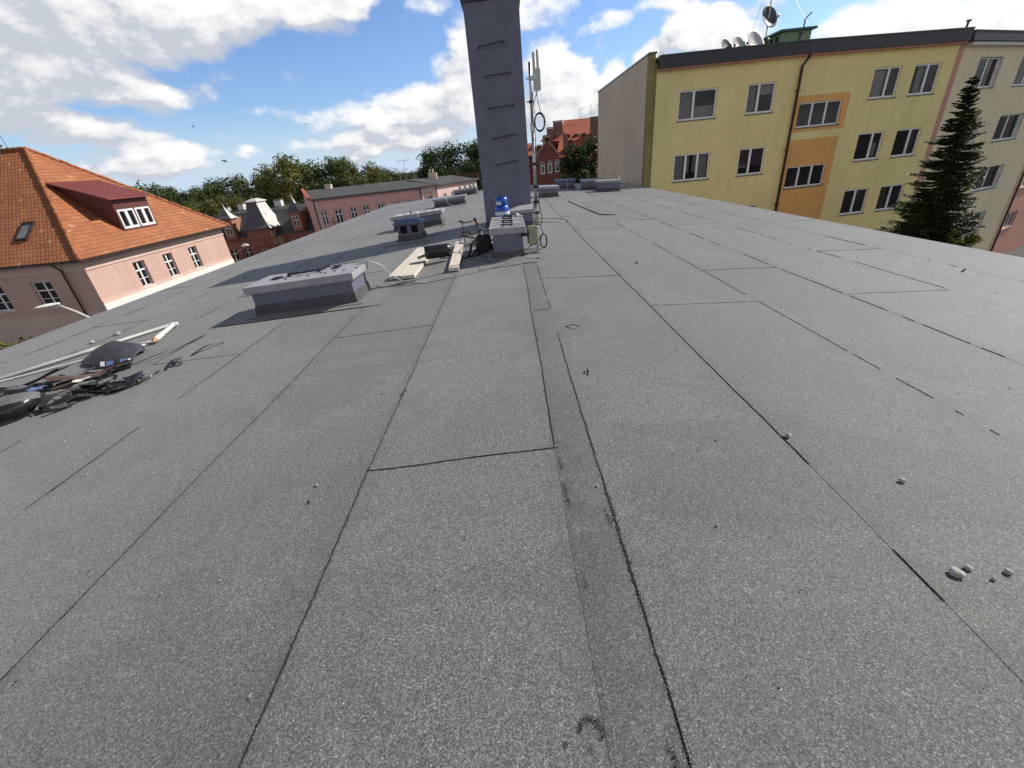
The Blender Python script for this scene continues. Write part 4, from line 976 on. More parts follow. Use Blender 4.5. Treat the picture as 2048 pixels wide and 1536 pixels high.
HEAP = 'one of many crumpled black felt offcuts heaped in front of the dark sheet'
rr = random.Random(3)
for k in range(44):                       # the crumpled heap in the middle
    x = -4.03 + rr.gauss(0, 0.145); y = 3.60 + 0.55 * (x + 4.03) + rr.gauss(0, 0.075); dz = rr.uniform(0.0, 0.075) * max(0.1, 1 - abs(x + 4.03) * 3)
    shard(HEAP, x, y, dz, rr.uniform(0.08, 0.27), rr.uniform(0.012, 0.075), rr.gauss(0.55, 0.4), rr.gauss(0, 0.7), rr.uniform(-0.3, 0.6), 'under_film' if k % 5 in (0, 2, 3) else ('scrap_grey' if k % 5 == 1 else 'tarp'), k + 1)
HEAP2 = 'one of several flat black felt offcuts trailing along the white pipe'
for k in range(22):                       # flat scraps between the pipes and the heap
    t_ = k / 21; x = -5.15 + 0.9 * t_ + rr.gauss(0, 0.09); y = 3.84 + 0.32 * t_ + rr.gauss(0, 0.06)
    shard(HEAP2, x, y, rr.uniform(0, 0.035), rr.uniform(0.12, 0.42), rr.uniform(0.015, 0.10), rr.gauss(0.45, 0.3), rr.gauss(0, 0.4), rr.uniform(-0.1, 0.3), 'under_film' if k % 2 else 'scrap_grey', 60 + k, group='felt offcuts along the pipe')
scrap('long reddish felt strip arched over the heap of offcuts', [(-4.55, 3.72, 0.04), (-4.4, 3.88, 0.09), (-4.25, 4.0, 0.10), (-4.12, 4.10, 0.03)], 0.04, 'scrap_red', 91, group='reddish strips')
scrap('second reddish strip bent below the long one', [(-4.5, 3.66, 0.02), (-4.35, 3.74, 0.06), (-4.22, 3.92, 0.05)], 0.03, 'scrap_red', 92, group='reddish strips')
scrap('white paper scrap tucked into the heap of offcuts', [(-4.32, 3.70, 0.12), (-4.26, 3.76, 0.13), (-4.22, 3.78, 0.12)], 0.035, 'white_plastic', 93, name='paper_scrap', cat='paper scrap', group='paper scraps', twist=0.2)
scrap('pointed flat offcut at the right end of the heap', [(-3.84, 3.55, 0.01), (-3.76, 3.60, 0.015), (-3.72, 3.68, 0.01)], 0.10, 'tarp', 94, twist=0.1)
scrap('upturned square offcut at the far right of the heap', [(-3.80, 3.68, 0.03), (-3.76, 3.74, 0.05), (-3.70, 3.78, 0.06)], 0.12, 'under_film', 95, twist=0.5)
scrap('crumpled blue and white wrapper beside the big curled felt', [(-4.83, 3.74, 0.05), (-4.79, 3.75, 0.08), (-4.73, 3.77, 0.06)], 0.06, 'blue_print', 96, name='wrapper', cat='wrapper', group='wrappers')
scrap('greyish crumpled wrapper right of the big curled felt', [(-4.42, 3.40, 0.08), (-4.32, 3.42, 0.10), (-4.22, 3.36, 0.05)], 0.13, 'tarp', 97, name='wrapper', cat='wrapper', group='wrappers', twist=1.0)
scrap('long thin black strip along the white pipe', [(-5.6, 3.92, 0.0), (-5.3, 4.08, 0.01), (-4.95, 4.22, 0.0)], 0.03, 'under_film', 98, twist=0.2)
scrap('short strip lying alone below the heap', [(-4.16, 3.22, 0.0), (-4.08, 3.30, 0.005), (-4.04, 3.36, 0.0)], 0.03, 'under_film', 99, twist=0.1)
# ================================================================== ground
m = MB(); m.quad([(-2500, -2500, GZ), (2500, -2500, GZ), (2500, 2500, GZ), (-2500, 2500, GZ)])
struct(m.build('ground', M['asphalt'], None))

def uvplane(mb, pts, m=0):
    """face with UV metres: u along the first edge, v up the slope"""
    p = [V(q) for q in pts]; e = (p[1] - p[0]).normalized(); nn = e.cross(p[-1] - p[0]).normalized(); w = nn.cross(e)
    if w.z < 0: w = -w
    mb.quad(pts, m, [((q - p[0]).dot(e), (q - p[0]).dot(w)) for q in p])

# ================================================================== salmon school with the orange tiled hip roof (left)
B = thing('tiled_roof_house', 'salmon rendered house with a big orange tiled hip roof and a red dormer', 'building', (-30, 33, GZ))
EX, EY0, EY1, EZ = -25.1, 25.55, 40.65, -1.5
APX, APY, APZ = -32.0, 33.05, 4.95
WX, WY0, WY1 = -25.6, 26.1, 40.1
frA = Frame((-62, WY0), (1, 0)); frB = Frame((WX, WY0), (0, 1))
w = MB()
hA = [(62 - 29.35, 62 - 28.1, -4.16, -2.62), (62 - 32.45, 62 - 31.2, -4.16, -2.62), (62 - 35.5, 62 - 34.25, -4.16, -2.62), (62 - 38.6, 62 - 37.3, -4.16, -2.62)]
hB = [(3.42, 4.45, -4.14, -2.45), (6.22, 7.2, -4.14, -2.45), (9.05, 10.05, -4.14, -2.45)]
frA.skin(w, 0, 62 + WX, GZ, -1.6, hA, 0.24, 0, mr=1); frB.skin(w, 0, WY1 - WY0, GZ, -1.6, hB, 0.24, 0, mr=1)
w.quad([(WX, WY1, GZ), (-62, WY1, GZ), (-62, WY1, -1.6), (WX, WY1, -1.6)])
w.build('wall', [M['lpink'], M['lpink_light']], B, recalc=False)
w = MB(); frA.box(w, 0, 62 + WX, 0.001, 0.045, -2.2, -1.62); frB.box(w, 0.0, WY1 - WY0, 0.001, 0.05, -2.2, -1.62); w.build('frieze', M['lpink_light'], B)
w = MB(); frB.box(w, -0.05, WY1 - WY0 + 0.03, 0.001, 0.09, -5.1, -4.28); w.build('plinth_band', M['lwhite'], B)
w = MB(); frB.box(w, 0, WY1 - WY0, 0.001, 0.04, -4.277, -4.06); w.build('sill_band', M['lpink_light'], B)
w = MB(); frA.box(w, 0, 62 + WX - 0.06, 0.001, 0.05, GZ, -4.62); w.build('base_band', M['lpink_light'], B)
for h in hA[:3]: window(frA, B, h, 0.24, [0.55], fw=0.06, trans=[(0.66, 0.04), (0.33, 0.016)], deep=False, sillmat=M['lwhite'])
for h in hB: window(frB, B, h, 0.24, [0.5], fw=0.07, trans=[(0.66, 0.045), (0.33, 0.018)], deep=False, sillmat=M['lwhite'])
r = MB()
C1, C2, AP = (EX, EY0, EZ), (EX, EY1, EZ), (APX, APY, APZ)
FL0, FL1 = (-62, EY0, EZ), (-62, APY, APZ)
uvplane(r, [FL0, C1, AP, FL1]); uvplane(r, [C1, C2, AP]); uvplane(r, [C2, (-62, EY1, EZ), FL1, AP])
def slab(a, b):
    r.box(a[0], b[0], a[1], b[1], EZ - 0.10, EZ - 0.005, 1)
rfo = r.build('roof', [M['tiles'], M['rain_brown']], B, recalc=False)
r = MB()
r.box(-62, EX + 0.04, EY0 - 0.04, EY0 + 0.10, EZ - 0.13, EZ - 0.012); r.box(EX - 0.1, EX + 0.04, EY0 + 0.102, EY1, EZ - 0.13, EZ - 0.012)
r.build('gutter', M['rain_brown'], B)
r = MB(); r.box(-62, EX - 0.12, EY0 + 0.12, WY0 + 0.2, EZ - 0.10, EZ - 0.06); r.box(WX - 0.2, EX - 0.12, WY0 + 0.202, EY1 - 0.05, EZ - 0.10, EZ - 0.06); r.build('soffit', M['maroon'], B)
def ridge_tiles(a, b, rad=0.145, seg=0.40, nm='ridge_tiles', mat='tiles', parent=None):
    a, b = V(a), V(b); n = int((b - a).length / seg); m = MB(); d = (b - a).normalized(); rr = random.Random(int(a.x * 10))
    for k in range(n):
        p = a.lerp(b, k / n); q = a.lerp(b, (k + 1.12) / n); j = V((0, 0, rr.uniform(-0.015, 0.02)))
        m.tube([p + j, q + j], [rad, rad * 0.82], 8)
    for fi, f in enumerate(m.f): m.uv[fi] = [(rr.random() * 9, rr.random() * 9)] * len(f)
    m.build(nm, M[mat], parent, smooth=True)
ridge_tiles(C1, AP, parent=B); ridge_tiles(C2, AP, parent=B); ridge_tiles(FL1, AP, parent=B)
# dormer
D = MB()
bk = -29.42
D.add([(-25.78, 30.25, 1.40), (-25.78, 34.05, 1.40), (bk, 34.55, 2.66), (bk, 30.45, 2.66), (-25.78, 30.25, 1.48), (-25.78, 34.05, 1.48), (bk, 34.55, 2.74), (bk, 30.45, 2.74)], [(0, 3, 2, 1), (4, 5, 6, 7), (0, 1, 5, 4), (1, 2, 6, 5), (2, 3, 7, 6), (3, 0, 4, 7)])
dorm = MB(); frD = Frame((-26.1, 30.75), (0, 1))
hD = [(0.12, 1.48, -0.42, 0.78), (1.62, 2.98, -0.42, 0.78)]
frD.skin(dorm, 0, 3.1, -0.62, 1.42, hD, 0.10)
for y in (30.75, 33.85): dorm.quad([(-26.1, y, -0.62), (-26.1, y, 1.42), (-29.3, y, 2.6), (-29.2, y, 2.45)])
dw = dorm.build('dormer', M['maroon'], B, recalc=False)
o = D.build('roof', M['red_metal'], dw, bevel=0.01); 
for h in hD:
    g = MB(); fw = 0.11
    frD.box(g, h[0], h[0] + fw, -0.09, 0.02, h[2], h[3]); frD.box(g, h[1] - fw, h[1], -0.09, 0.02, h[2], h[3]); frD.box(g, h[0] + fw, h[1] - fw, -0.09, 0.02, h[2], h[2] + fw * 1.3); frD.box(g, h[0] + fw, h[1] - fw, -0.09, 0.02, h[3] - fw, h[3])
    c = (h[0] + h[1]) / 2; frD.box(g, c - 0.12, c + 0.12, -0.09, 0.022, h[2] + fw * 1.3, h[3] - fw)
    wo = g.build('window', M['pvc'], dw)
    g = MB(); g.quad([frD.pt(h[0] + .05, -0.05, h[2] + .05), frD.pt(h[1] - .05, -0.05, h[2] + .05), frD.pt(h[1] - .05, -0.05, h[3] - .05), frD.pt(h[0] + .05, -0.05, h[3] - .05)])
    # pane joins the building as a third level through the dormer's window frame mesh
    g.build('pane', M['glass_far'], dw)
# roof window on the shaded slope
kA = (APZ - EZ) / (APY - EY0)
def slopeA(x, y, d): return (x, y - d * kA / math.hypot(1, kA), EZ + kA * (y - EY0) + d / math.hypot(1, kA))
x0, x1, ya, yb = -29.6, -28.85, 26.95, 28.0
g = MB()
for (a0, a1, b0, b1) in ((x0, x1, ya, ya + 0.09), (x0, x1, yb - 0.14, yb), (x0, x0 + 0.08, ya + 0.09, yb - 0.14), (x1 - 0.08, x1, ya + 0.09, yb - 0.14)):
    g.hexa([slopeA(a0, b0, 0.0), slopeA(a1, b0, 0.0), slopeA(a1, b1, 0.0), slopeA(a0, b1, 0.0), slopeA(a0, b0, 0.11), slopeA(a1, b0, 0.11), slopeA(a1, b1, 0.11), slopeA(a0, b1, 0.11)])
rw = g.build('roof_window', M['rain_brown'], B)
g = MB(); g.quad([slopeA(x0 + .05, ya + .05, 0.07), slopeA(x1 - .05, ya + .05, 0.07), slopeA(x1 - .05, yb - .1, 0.07), slopeA(x0 + .05, yb - .1, 0.07)]); g.build('pane', glass_mat('skylight_glass', (0.25, 0.27, 0.27), 1.0, 0.08), rw)
g = MB(); g.box(-34.9, -33.55, 32.2, 33.0, 4.0, 5.15); g.box(-35.0, -33.45, 32.1, 33.1, 5.152, 5.3); g.build('chimney', M['felt_dark'], B)
g = MB(); g.tube([(-33.1, 33.05, 4.9), (-33.45, 33.05, 7.9)], 0.018, 6); g.build('lightning_rod', M['black_metal'], B)
g = MB(); g.tube([(-26.95, EY0 + 0.05, EZ - 0.1), (-26.9, WY0 - 0.14, -2.05), (-26.9, WY0 - 0.14, GZ)], 0.055, 8); g.build('downpipe', M['rain_brown'], B)

# ================================================================== street lamps
def lamp(label, head, arm_end, foot_xy, style):
    t = thing('street_lamp', label, 'street lamp', (foot_xy[0], foot_xy[1], GZ), 'street lamps beyond the left eave')
    h, e = V(head), V(arm_end)
    g = MB()
    if style == 0:
        g.tube([(foot_xy[0], foot_xy[1], GZ), (foot_xy[0], foot_xy[1], e.z - 0.35), tuple(V((foot_xy[0], foot_xy[1], e.z - 0.06)).lerp(e, 0.15)), tuple(V((foot_xy[0], foot_xy[1], e.z + 0.15)).lerp(h, 0.3)), tuple(h.lerp(V((foot_xy[0], foot_xy[1], h.z)), 0.33) + V((0, 0, 0.03)))], [0.06, 0.05, 0.055, 0.05, 0.04], 10)
    else:
        g.tube([(foot_xy[0], foot_xy[1], GZ), (foot_xy[0], foot_xy[1], e.z), tuple(h)], [0.07, 0.05, 0.03], 10)
    g.build('pole', M['grey_plastic'] if style == 0 else M['galv'], t, smooth=True)
    d = V((h.x - foot_xy[0], h.y - foot_xy[1], 0)).normalized(); s = V((d.y, -d.x, 0)); g = MB()
    if style == 0:
        prof = [(-0.10, 0.03, 0.03), (0.0, 0.07, 0.05), (0.2, 0.12, 0.07), (0.42, 0.11, 0.05), (0.55, 0.05, 0.02)]
    else:
        prof = [(-0.12, 0.06, 0.05), (0.0, 0.14, 0.12), (0.22, 0.20, 0.17), (0.45, 0.16, 0.13), (0.58, 0.05, 0.04)]
    n = 12; vs = []; base = h.lerp(V((foot_xy[0], foot_xy[1], h.z)), 0.35) if style == 0 else h - d * 0.2
    for a, wd, ht in prof:
        for k in range(n):
            q = 2 * math.pi * k / n
            vs.append(base + d * a + s * (wd * math.cos(q)) + V((0, 0, ht * math.sin(q) * (1 if math.sin(q) > 0 else 0.55) + 0.03)))
    fs = [(i * n + k, i * n + (k + 1) % n, (i + 1) * n + (k + 1) % n, (i + 1) * n + k) for i in range(len(prof) - 1) for k in range(n)]
    g.add(vs, fs + [tuple(range(n - 1, -1, -1)), tuple(range((len(prof) - 1) * n, len(prof) * n))])
    g.build('lamp_head', M['white_plastic'], t, smooth=True)
lamp('white street lamp with a curved arm before the shaded salmon wall', (-14.95, 13.25, -1.42), (-14.35, 13.9, -2.05), (-14.32, 13.95), 0)
lamp('street lamp with an egg-shaped white head before the sandstone mansion', (-23.1, 38.55, -3.12), (-24.2, 38.6, -3.75), (-24.25, 38.6), 1)

# ================================================================== sandstone mansion with slate roofs (far left)
B = thing('mansion', 'reddish sandstone mansion with slate roof, zinc pavilion tower and two spired dormers', 'building', (-36, 66, GZ))
fr = Frame((-52, 62), (1, 0)); EZm = -4.75
hs = [(a, a + 1.1, -7.7, -6.2) for a in (12.4, 14.4)] + [(a, a + 1.15, -7.6, -5.75) for a in (21.4, 23.6)]
w = MB(); fr.skin(w, 0, 26.2, GZ, EZm, hs, 0.25); w.quad([fr.pt(26.2, 0, GZ), fr.pt(26.2, -9, GZ), fr.pt(26.2, -9, EZm), fr.pt(26.2, 0, EZm)]); w.build('wall', M['manor'], B, recalc=False)
for h in hs: window(fr, B, h, 0.25, [0.5], fw=0.09, trans=[(0.62, 0.05)], deep=False, sill=False)
w = MB(); fr.box(w, 0, 26.2, 0.001, 0.18, EZm - 0.35, EZm - 0.02)
for a in (11.6, 13.9, 16.0, 20.6, 23.0, 25.4): fr.box(w, a, a + 0.45, 0.001, 0.12, GZ, EZm - 0.352)
w.build('cornice', M['manor'], B)
r = MB(); r.hexa([(-52, 61.7, EZm), (-25.6, 61.7, EZm), (-25.6, 72, EZm), (-52, 72, EZm), (-52, 64.6, -1.8), (-25.9, 64.6, -1.8), (-25.9, 69, -1.8), (-52, 69, -1.8)])
r.hexa([(-52, 64.7, -1.798), (-26, 64.7, -1.798), (-26, 68.9, -1.798), (-52, 68.9, -1.798), (-52, 66.5, -1.45), (-26, 66.5, -1.45), (-26, 67.1, -1.45), (-52, 67.1, -1.45)])
r.build('roof', M['slate_roof'], B)
w = MB(); fr.box(w, 0, 26.4, 0.30, 0.42, EZm - 0.02, EZm + 0.08); w.build('gutter', M['zinc'], B)
# pavilion tower
def bent(mb, rows, m0=0, m1=1):
    """stack of rectangles (x0,x1,y0,y1,z): front/left faces m0, right face m1"""
    for a, b in zip(rows, rows[1:]):
        A = [(a[0], a[2], a[4]), (a[1], a[2], a[4]), (a[1], a[3], a[4]), (a[0], a[3], a[4])]; Bq = [(b[0], b[2], b[4]), (b[1], b[2], b[4]), (b[1], b[3], b[4]), (b[0], b[3], b[4])]
        for k in range(4):
            j = (k + 1) % 4; mb.quad([A[k], A[j], Bq[j], Bq[k]], m1 if k == 1 else m0)
    t = rows[-1]; mb.quad([(t[0], t[2], t[4]), (t[1], t[2], t[4]), (t[1], t[3], t[4]), (t[0], t[3], t[4])], m0)
tw = MB(); ft = Frame((-35.3, 60.4), (1, 0))
ft.skin(tw, 0, 3.15, GZ, -3.72, [(0.95, 2.2, -7.6, -6.3)], 0.2); fs_ = Frame((-32.15, 60.4), (0, 1)); fs_.skin(tw, 0, 4.0, GZ, -3.72, [], 0.2); tw.quad([(-35.3, 60.4, GZ), (-35.3, 64, GZ), (-35.3, 64, -3.72), (-35.3, 60.4, -3.72)])
to = tw.build('tower', M['manor'], B, recalc=False)
g = MB(); ft.box(g, -0.1, 3.25, 0.001, 0.16, -5.0, -4.8); ft.box(g, 0.55, 2.6, 0.001, 0.2, -5.95, -5.8); a = ft
g.add([ft.pt(0.5, 0.001, -5.79), ft.pt(2.65, 0.001, -5.79), ft.pt(1.575, 0.001, -5.2), ft.pt(0.5, 0.22, -5.79), ft.pt(2.65, 0.22, -5.79), ft.pt(1.575, 0.22, -5.2)], [(0, 1, 2), (3, 5, 4), (0, 3, 4, 1), (1, 4, 5, 2), (2, 5, 3, 0)])
for q in (0.12, 0.62, 2.3, 2.85): ft.box(g, q, q + 0.22, 0.001, 0.10, GZ, -6.0)
g.build('pediment', M['manor'], to)
g = MB(); fs_.box(g, -0.05, 0.9, 0.001, 0.16, -4.7, -4.15); fs_.box(g, 0.1, 0.55, 0.001, 0.2, -5.9, -4.702); fs_.box(g, 1.0, 3.4, 0.001, 0.75, -6.6, -5.0); g.build('bay_trim', M['manor_light'], to)
window(ft, B, (0.95, 2.2, -7.6, -6.3), 0.2, [0.33, 0.67], fw=0.08, trans=[(0.7, 0.04)], deep=False, sill=False)
g = MB(); bent(g, [(-35.7, -31.75, 59.95, 64.9, -3.72), (-35.65, -31.8, 60.0, 64.85, -3.6), (-35.2, -32.25, 60.4, 64.4, -3.1), (-34.75, -32.75, 60.85, 63.9, -2.0), (-34.42, -33.2, 61.2, 63.45, -0.5)])
for k in range(11):
    s = (k + 0.5) / 11
    rows = [(-35.2, -32.25, 60.4, -3.1), (-34.75, -32.75, 60.85, -2.0), (-34.42, -33.2, 61.2, -0.5)]
    p = [(x0 + (x1 - x0) * s, y - 0.02, z) for x0, x1, y, z in rows]
    g.bar(p[0], p[1], 0.035, 0.05, 2, up=(0, -1, 0.4)); g.bar(p[1], p[2], 0.035, 0.05, 2, up=(0, -1, 0.2))
g.build('tower_roof', [M['zinc'], M['zinc_pale_sunlit'], M['zinc']], to, recalc=False)
g = MB(); bent(g, [(-34.62, -33.0, 61.0, 63.65, -0.5), (-34.62, -33.0, 61.0, 63.65, -0.38), (-34.1, -33.55, 61.9, 62.7, -0.08)]); g.build('tower_cap', M['zinc_pale_sunlit'], to, recalc=False)
def spired(x0, x1, y0, y1, ze, zt, zw):
    d = MB(); f = Frame((x0 + 0.25, y0 + 0.25), (1, 0)); W_ = x1 - x0 - 0.5; h = (W_ / 2 - 0.42, W_ / 2 + 0.42, zw[0], zw[1])
    f.skin(d, 0, W_, zw[0] - 0.5, ze, [h], 0.12)
    for xx in (x0 + 0.25, x1 - 0.25): d.quad([(xx, y0 + 0.25, zw[0] - 0.5), (xx, y1 + 1, zw[0] - 0.5), (xx, y1 + 1, ze), (xx, y0 + 0.25, ze)])
    do = d.build('dormer', M['manor'], B, recalc=False)
    g = MB(); cx, cy = (x0 + x1) / 2, (y0 + y1) / 2; hx_, hy = (x1 - x0) / 2, (y1 - y0) / 2; H = zt - ze
    bent(g, [(cx - hx_ * k, cx + hx_ * k, cy - hy * k, cy + hy * k, ze + H * t_) for k, t_ in ((1, 0), (0.98, 0.04), (0.66, 0.18), (0.42, 0.36), (0.22, 0.56), (0.06, 0.78), (0.015, 1.0))]); g.build('spire', [M['zinc'], M['zinc_pale_sunlit']], do, recalc=False)
    g = MB(); fw = 0.08
    f.box(g, h[0], h[0] + fw, -0.1, 0.02, h[2], h[3]); f.box(g, h[1] - fw, h[1], -0.1, 0.02, h[2], h[3]); f.box(g, h[0] + fw, h[1] - fw, -0.1, 0.02, h[2], h[2] + fw); f.box(g, h[0] + fw, h[1] - fw, -0.1, 0.02, h[3] - fw, h[3])
    c = (h[0] + h[1]) / 2; f.box(g, c - 0.05, c + 0.05, -0.1, 0.022, h[2] + fw, h[3] - fw); zz_ = h[2] + (h[3] - h[2]) * 0.62; f.box(g, h[0] + fw, c - 0.05, -0.1, 0.018, zz_ - 0.05, zz_ + 0.05); f.box(g, c + 0.05, h[1] - fw, -0.1, 0.018, zz_ - 0.05, zz_ + 0.05)
    g.build('window', M['pvc'], do)
    g = MB(); g.quad([f.pt(h[0], -0.06, h[2]), f.pt(h[1], -0.06, h[2]), f.pt(h[1], -0.06, h[3]), f.pt(h[0], -0.06, h[3])]); g.build('pane', M['glass_far'], do)
spired(-39.15, -37.2, 61.2, 62.9, -2.2, -0.25, (-4.35, -2.75))
spired(-29.75, -27.83, 61.2, 63.0, -2.15, 0.2, (-4.05, -2.6))
for x, wd, z in ((-43.3, 0.9, -0.9), (-40.5, 0.7, -1.0), (-38.3, 0.8, -0.75), (-36.9, 0.5, -1.05), (-32.9, 1.0, -0.72)):
    g = MB(); g.box(x - wd / 2, x + wd / 2, 66.2, 67.0, -1.7, z); g.box(x - wd / 2 - 0.06, x + wd / 2 + 0.06, 66.14, 67.06, z + 0.001, z + 0.14, 1); g.build('chimney', [M['white_chimney'], M['brick']], B)
g = MB(); g.box(-26.3, -25.75, 61.4, 61.75, -6, -3.9); g.build('downpipe', M['manor_light'], B)
# gable scrap of another roof seen between the house and the mansion
B2 = thing('roof_gable_house', 'low house with a clay roof peeping out behind the tiled hip roof', 'building', (-44.5, 66, GZ))
g = MB(); g.box(-46.4, -43.7, 65, 67, GZ, -1.6); g.build('wall', M['manor_light'], B2)
g = MB(); uvplane(g, [(-46.8, 64.6, -1.7), (-43.9, 64.6, -1.7), (-44.6, 66, -0.6), (-46.8, 66, -0.6)]); uvplane(g, [(-46.8, 67.4, -1.7), (-43.9, 67.4, -1.7), (-44.6, 66, -0.6), (-46.8, 66, -0.6)]); uvplane(g, [(-43.9, 64.6, -1.7), (-43.9, 67.4, -1.7), (-44.6, 66, -0.6)]); g.build('roof', M['tiles_new'], B2, recalc=False)

# ================================================================== long pink building
B = thing('pink_building', 'long low pink building with a dark felt roof behind the roof edge', 'building', (-14, 62, GZ))
Pk = [V((-23.0, 54.4)), V((-11.2, 60.5)), V((-9.43, 62.0)), V((-4.65, 70.3))]
EZp = -0.58
hw = [(-22.32, -21.64), (-20.8, -20.0), (-19.03, -18.31), (-17.55, -16.82), (-15.84, -15.1), (-14.03, -13.3), (-12.33, -11.61)]
def hit(fr, hd):
    d = V((math.sin(math.radians(hd)), math.cos(math.radians(hd)))); P0 = V((fr.P.x, fr.P.y)); u = V((fr.u.x, fr.u.y))
    det = d.x * (-u.y) - (-u.x) * d.y
    return (d.x * P0.y - d.y * P0.x) / -det if False else ((P0.y * d.x - P0.x * d.y) / (u.x * d.y - u.y * d.x))
f1 = Frame(Pk[0], Pk[1] - Pk[0]); L1 = (Pk[1] - Pk[0]).length
hs = [(hit(f1, a), hit(f1, b), -3.62, -1.95) for a, b in hw]
w = MB(); f1.skin(w, 0, L1, GZ, EZp, hs, 0.22); w1 = w.build('wall', M['pinkwall'], B, recalc=False)
for h in hs:
    window(f1, B, h, 0.20, [0.5], fw=0.09, trans=[(0.66, 0.06)], deep=False, sill=False, bars=0.03)
    g = MB(); e = 0.16
    f1.box(g, h[0] - e, h[0], 0.001, 0.05, h[2], h[3] + e); f1.box(g, h[1], h[1] + e, 0.001, 0.05, h[2], h[3] + e); f1.box(g, h[0], h[1], 0.001, 0.05, h[3], h[3] + e); f1.box(g, h[0] - e - 0.05, h[1] + e + 0.05, 0.001, 0.12, h[2] - 0.1, h[2] - 0.001)
    g.build('window_surround', M['manor_light'], B)
w = MB(); f1.box(w, 0, L1, 0.001, 0.10, -3.98, -3.82); w.build('sill_band', M['rose'], B)
w = MB(); f1.box(w, 0, 0.5, 0.001, 0.12, GZ, EZp - 0.01); w.build('pilaster', M['pinkpale'], B)
f2 = Frame(Pk[1], Pk[2] - Pk[1]); L2 = (Pk[2] - Pk[1]).length
ha = [(0.72, 1.58, -2.55, -1.70)]
w = MB(); f2.skin(w, 0, L2, GZ, EZp + 0.08, ha, 0.25); w.build('wall', M['pinkpale'], B, recalc=False)
window(f2, B, ha[0], 0.25, [0.5], fw=0.09, deep=False, sill=False)
g = MB(); h = ha[0]; n = 12; cx = (h[0] + h[1]) / 2
for k in range(n):
    a0, a1 = math.pi * k / n, math.pi * (k + 1) / n
    q = [(cx + r * math.cos(a), h[3] + 0.05 + r * 0.7 * math.sin(a)) for r, a in ((0.46, a0), (0.62, a0), (0.62, a1), (0.46, a1))]
    g.hexa([f2.pt(a, 0.001, z) for a, z in q] + [f2.pt(a, 0.07, z) for a, z in q])
f2.box(g, h[0] - 0.17, h[0] - 0.005, 0.001, 0.07, h[2], h[3] + 0.04); f2.box(g, h[1] + 0.005, h[1] + 0.17, 0.001, 0.07, h[2], h[3] + 0.04); g.build('window_surround', M['manor_light'], B)
f3 = Frame(Pk[2], Pk[3] - Pk[2]); L3 = (Pk[3] - Pk[2]).length
hs3 = [(a, a + 0.7, -2.9, -1.75) for a in (1.25, 2.9, 4.6, 6.3, 8.0)]
w = MB(); f3.skin(w, 0, L3, GZ, EZp, hs3, 0.2); w.build('wall', M['pinkpale'], B, recalc=False)
for h in hs3:
    window(f3, B, h, 0.2, [0.5], fw=0.08, deep=False, sill=False)
w = MB(); f3.box(w, 0, L3 + 0.2, 0.001, 0.25, EZp - 0.10, EZp + 0.06); f2.box(w, 0, L2, 0.001, 0.22, EZp - 0.06, EZp + 0.12); w.build('eave_board', M['red_metal'], B)
w = MB()
for a in (0.15, L1 - 0.2): w.tube([f1.pt(a, 0.16, EZp), f1.pt(a, 0.16, GZ)], 0.07, 8)
w.tube([f2.pt(L2 - 0.1, 0.1, EZp), f2.pt(L2 - 0.1, 0.1, GZ)], 0.06, 8); w.build('downpipe', M['rain_brown'], B)
def offs(fr, a, d, z): return tuple(fr.pt(a, d, z))
r = MB(); O = 0.35
e0, e1, e2, e3 = offs(f1, -0.15, O, EZp + 0.02), offs(f1, L1, O, EZp + 0.02), offs(f3, 0, O, EZp + 0.10), offs(f3, L3 + 0.25, O, EZp + 0.10)
k0, k1, k2, k3 = offs(f1, -0.15, -5.5, 0.30), offs(f1, L1, -5.5, 0.30), offs(f3, 0.0, -5.0, 0.30), offs(f3, L3 + 0.25, -4.5, 0.22)
r.quad([e0, e1, k1, k0]); r.quad([e1, e2, k2, k1]); r.quad([e2, e3, k3, k2])
b0, b3 = offs(f1, -0.15, -11, -0.3), offs(f3, L3 + .25, -9, -0.3)
r.quad([k0, k1, k2, k3, b3, b0]);
for a, b in ((e0, e1), (e1, e2), (e2, e3)): r.quad([a, b, (b[0], b[1], b[2] - 0.2), (a[0], a[1], a[2] - 0.2)])
r.build('roof', M['felt_far'], B, recalc=False)
g = MB(); p, q = V(e0), V(k0); g.bar(p + V((-0.1, -0.1, 0.05)), q + V((-0.1, -0.1, 0.1)), 0.35, 0.32); g.build('verge', M['verge_red'], B)
g = MB(); f3.box(g, L3 + 0.26, L3 + 0.42, -5.0, 0.3, -0.6, 0.30); g.build('parapet', M['maroon'], B)
w = MB(); w.quad([offs(f1, 0, 0, GZ), offs(f1, 0, -11, GZ), offs(f1, 0, -11, -0.4), offs(f1, 0, -5.5, 0.2), offs(f1, 0, 0, EZp)]); w.build('gable_wall', M['pinkwall'], B, recalc=False); w = MB(); w.quad([offs(f3, L3, 0, GZ), offs(f3, L3, -9, GZ), offs(f3, L3, -9, -0.4), offs(f3, L3, -4.5, 0.1), offs(f3, L3, 0, EZp)]); w.build('gable_wall', M['pinkwall'], B, recalc=False)
for hd, y, wd, z0_, z1_ in ((-20.85, 60.2, 0.75, -0.1, 0.62), (-8.9, 67.3, 1.15, 0.0, 0.72)):
    x = y * math.tan(math.radians(hd)); g = MB(); g.box(x - wd / 2, x + wd / 2, y, y + 0.6, z0_ - 0.3, z1_); g.box(x - wd / 2 - 0.05, x + wd / 2 + 0.05, y - 0.05, y + 0.65, z1_ + 0.001, z1_ + 0.12)
    if hd > -10:
        for q in (-0.35, 0.1): g.lathe([(0.1, z1_ + 0.12), (0.1, z1_ + 0.5), (0.14, z1_ + 0.52), (0.12, z1_ + 0.6)], (x + q, y + 0.3, 0), 8)
    g.build('chimney', M['concrete'], B)
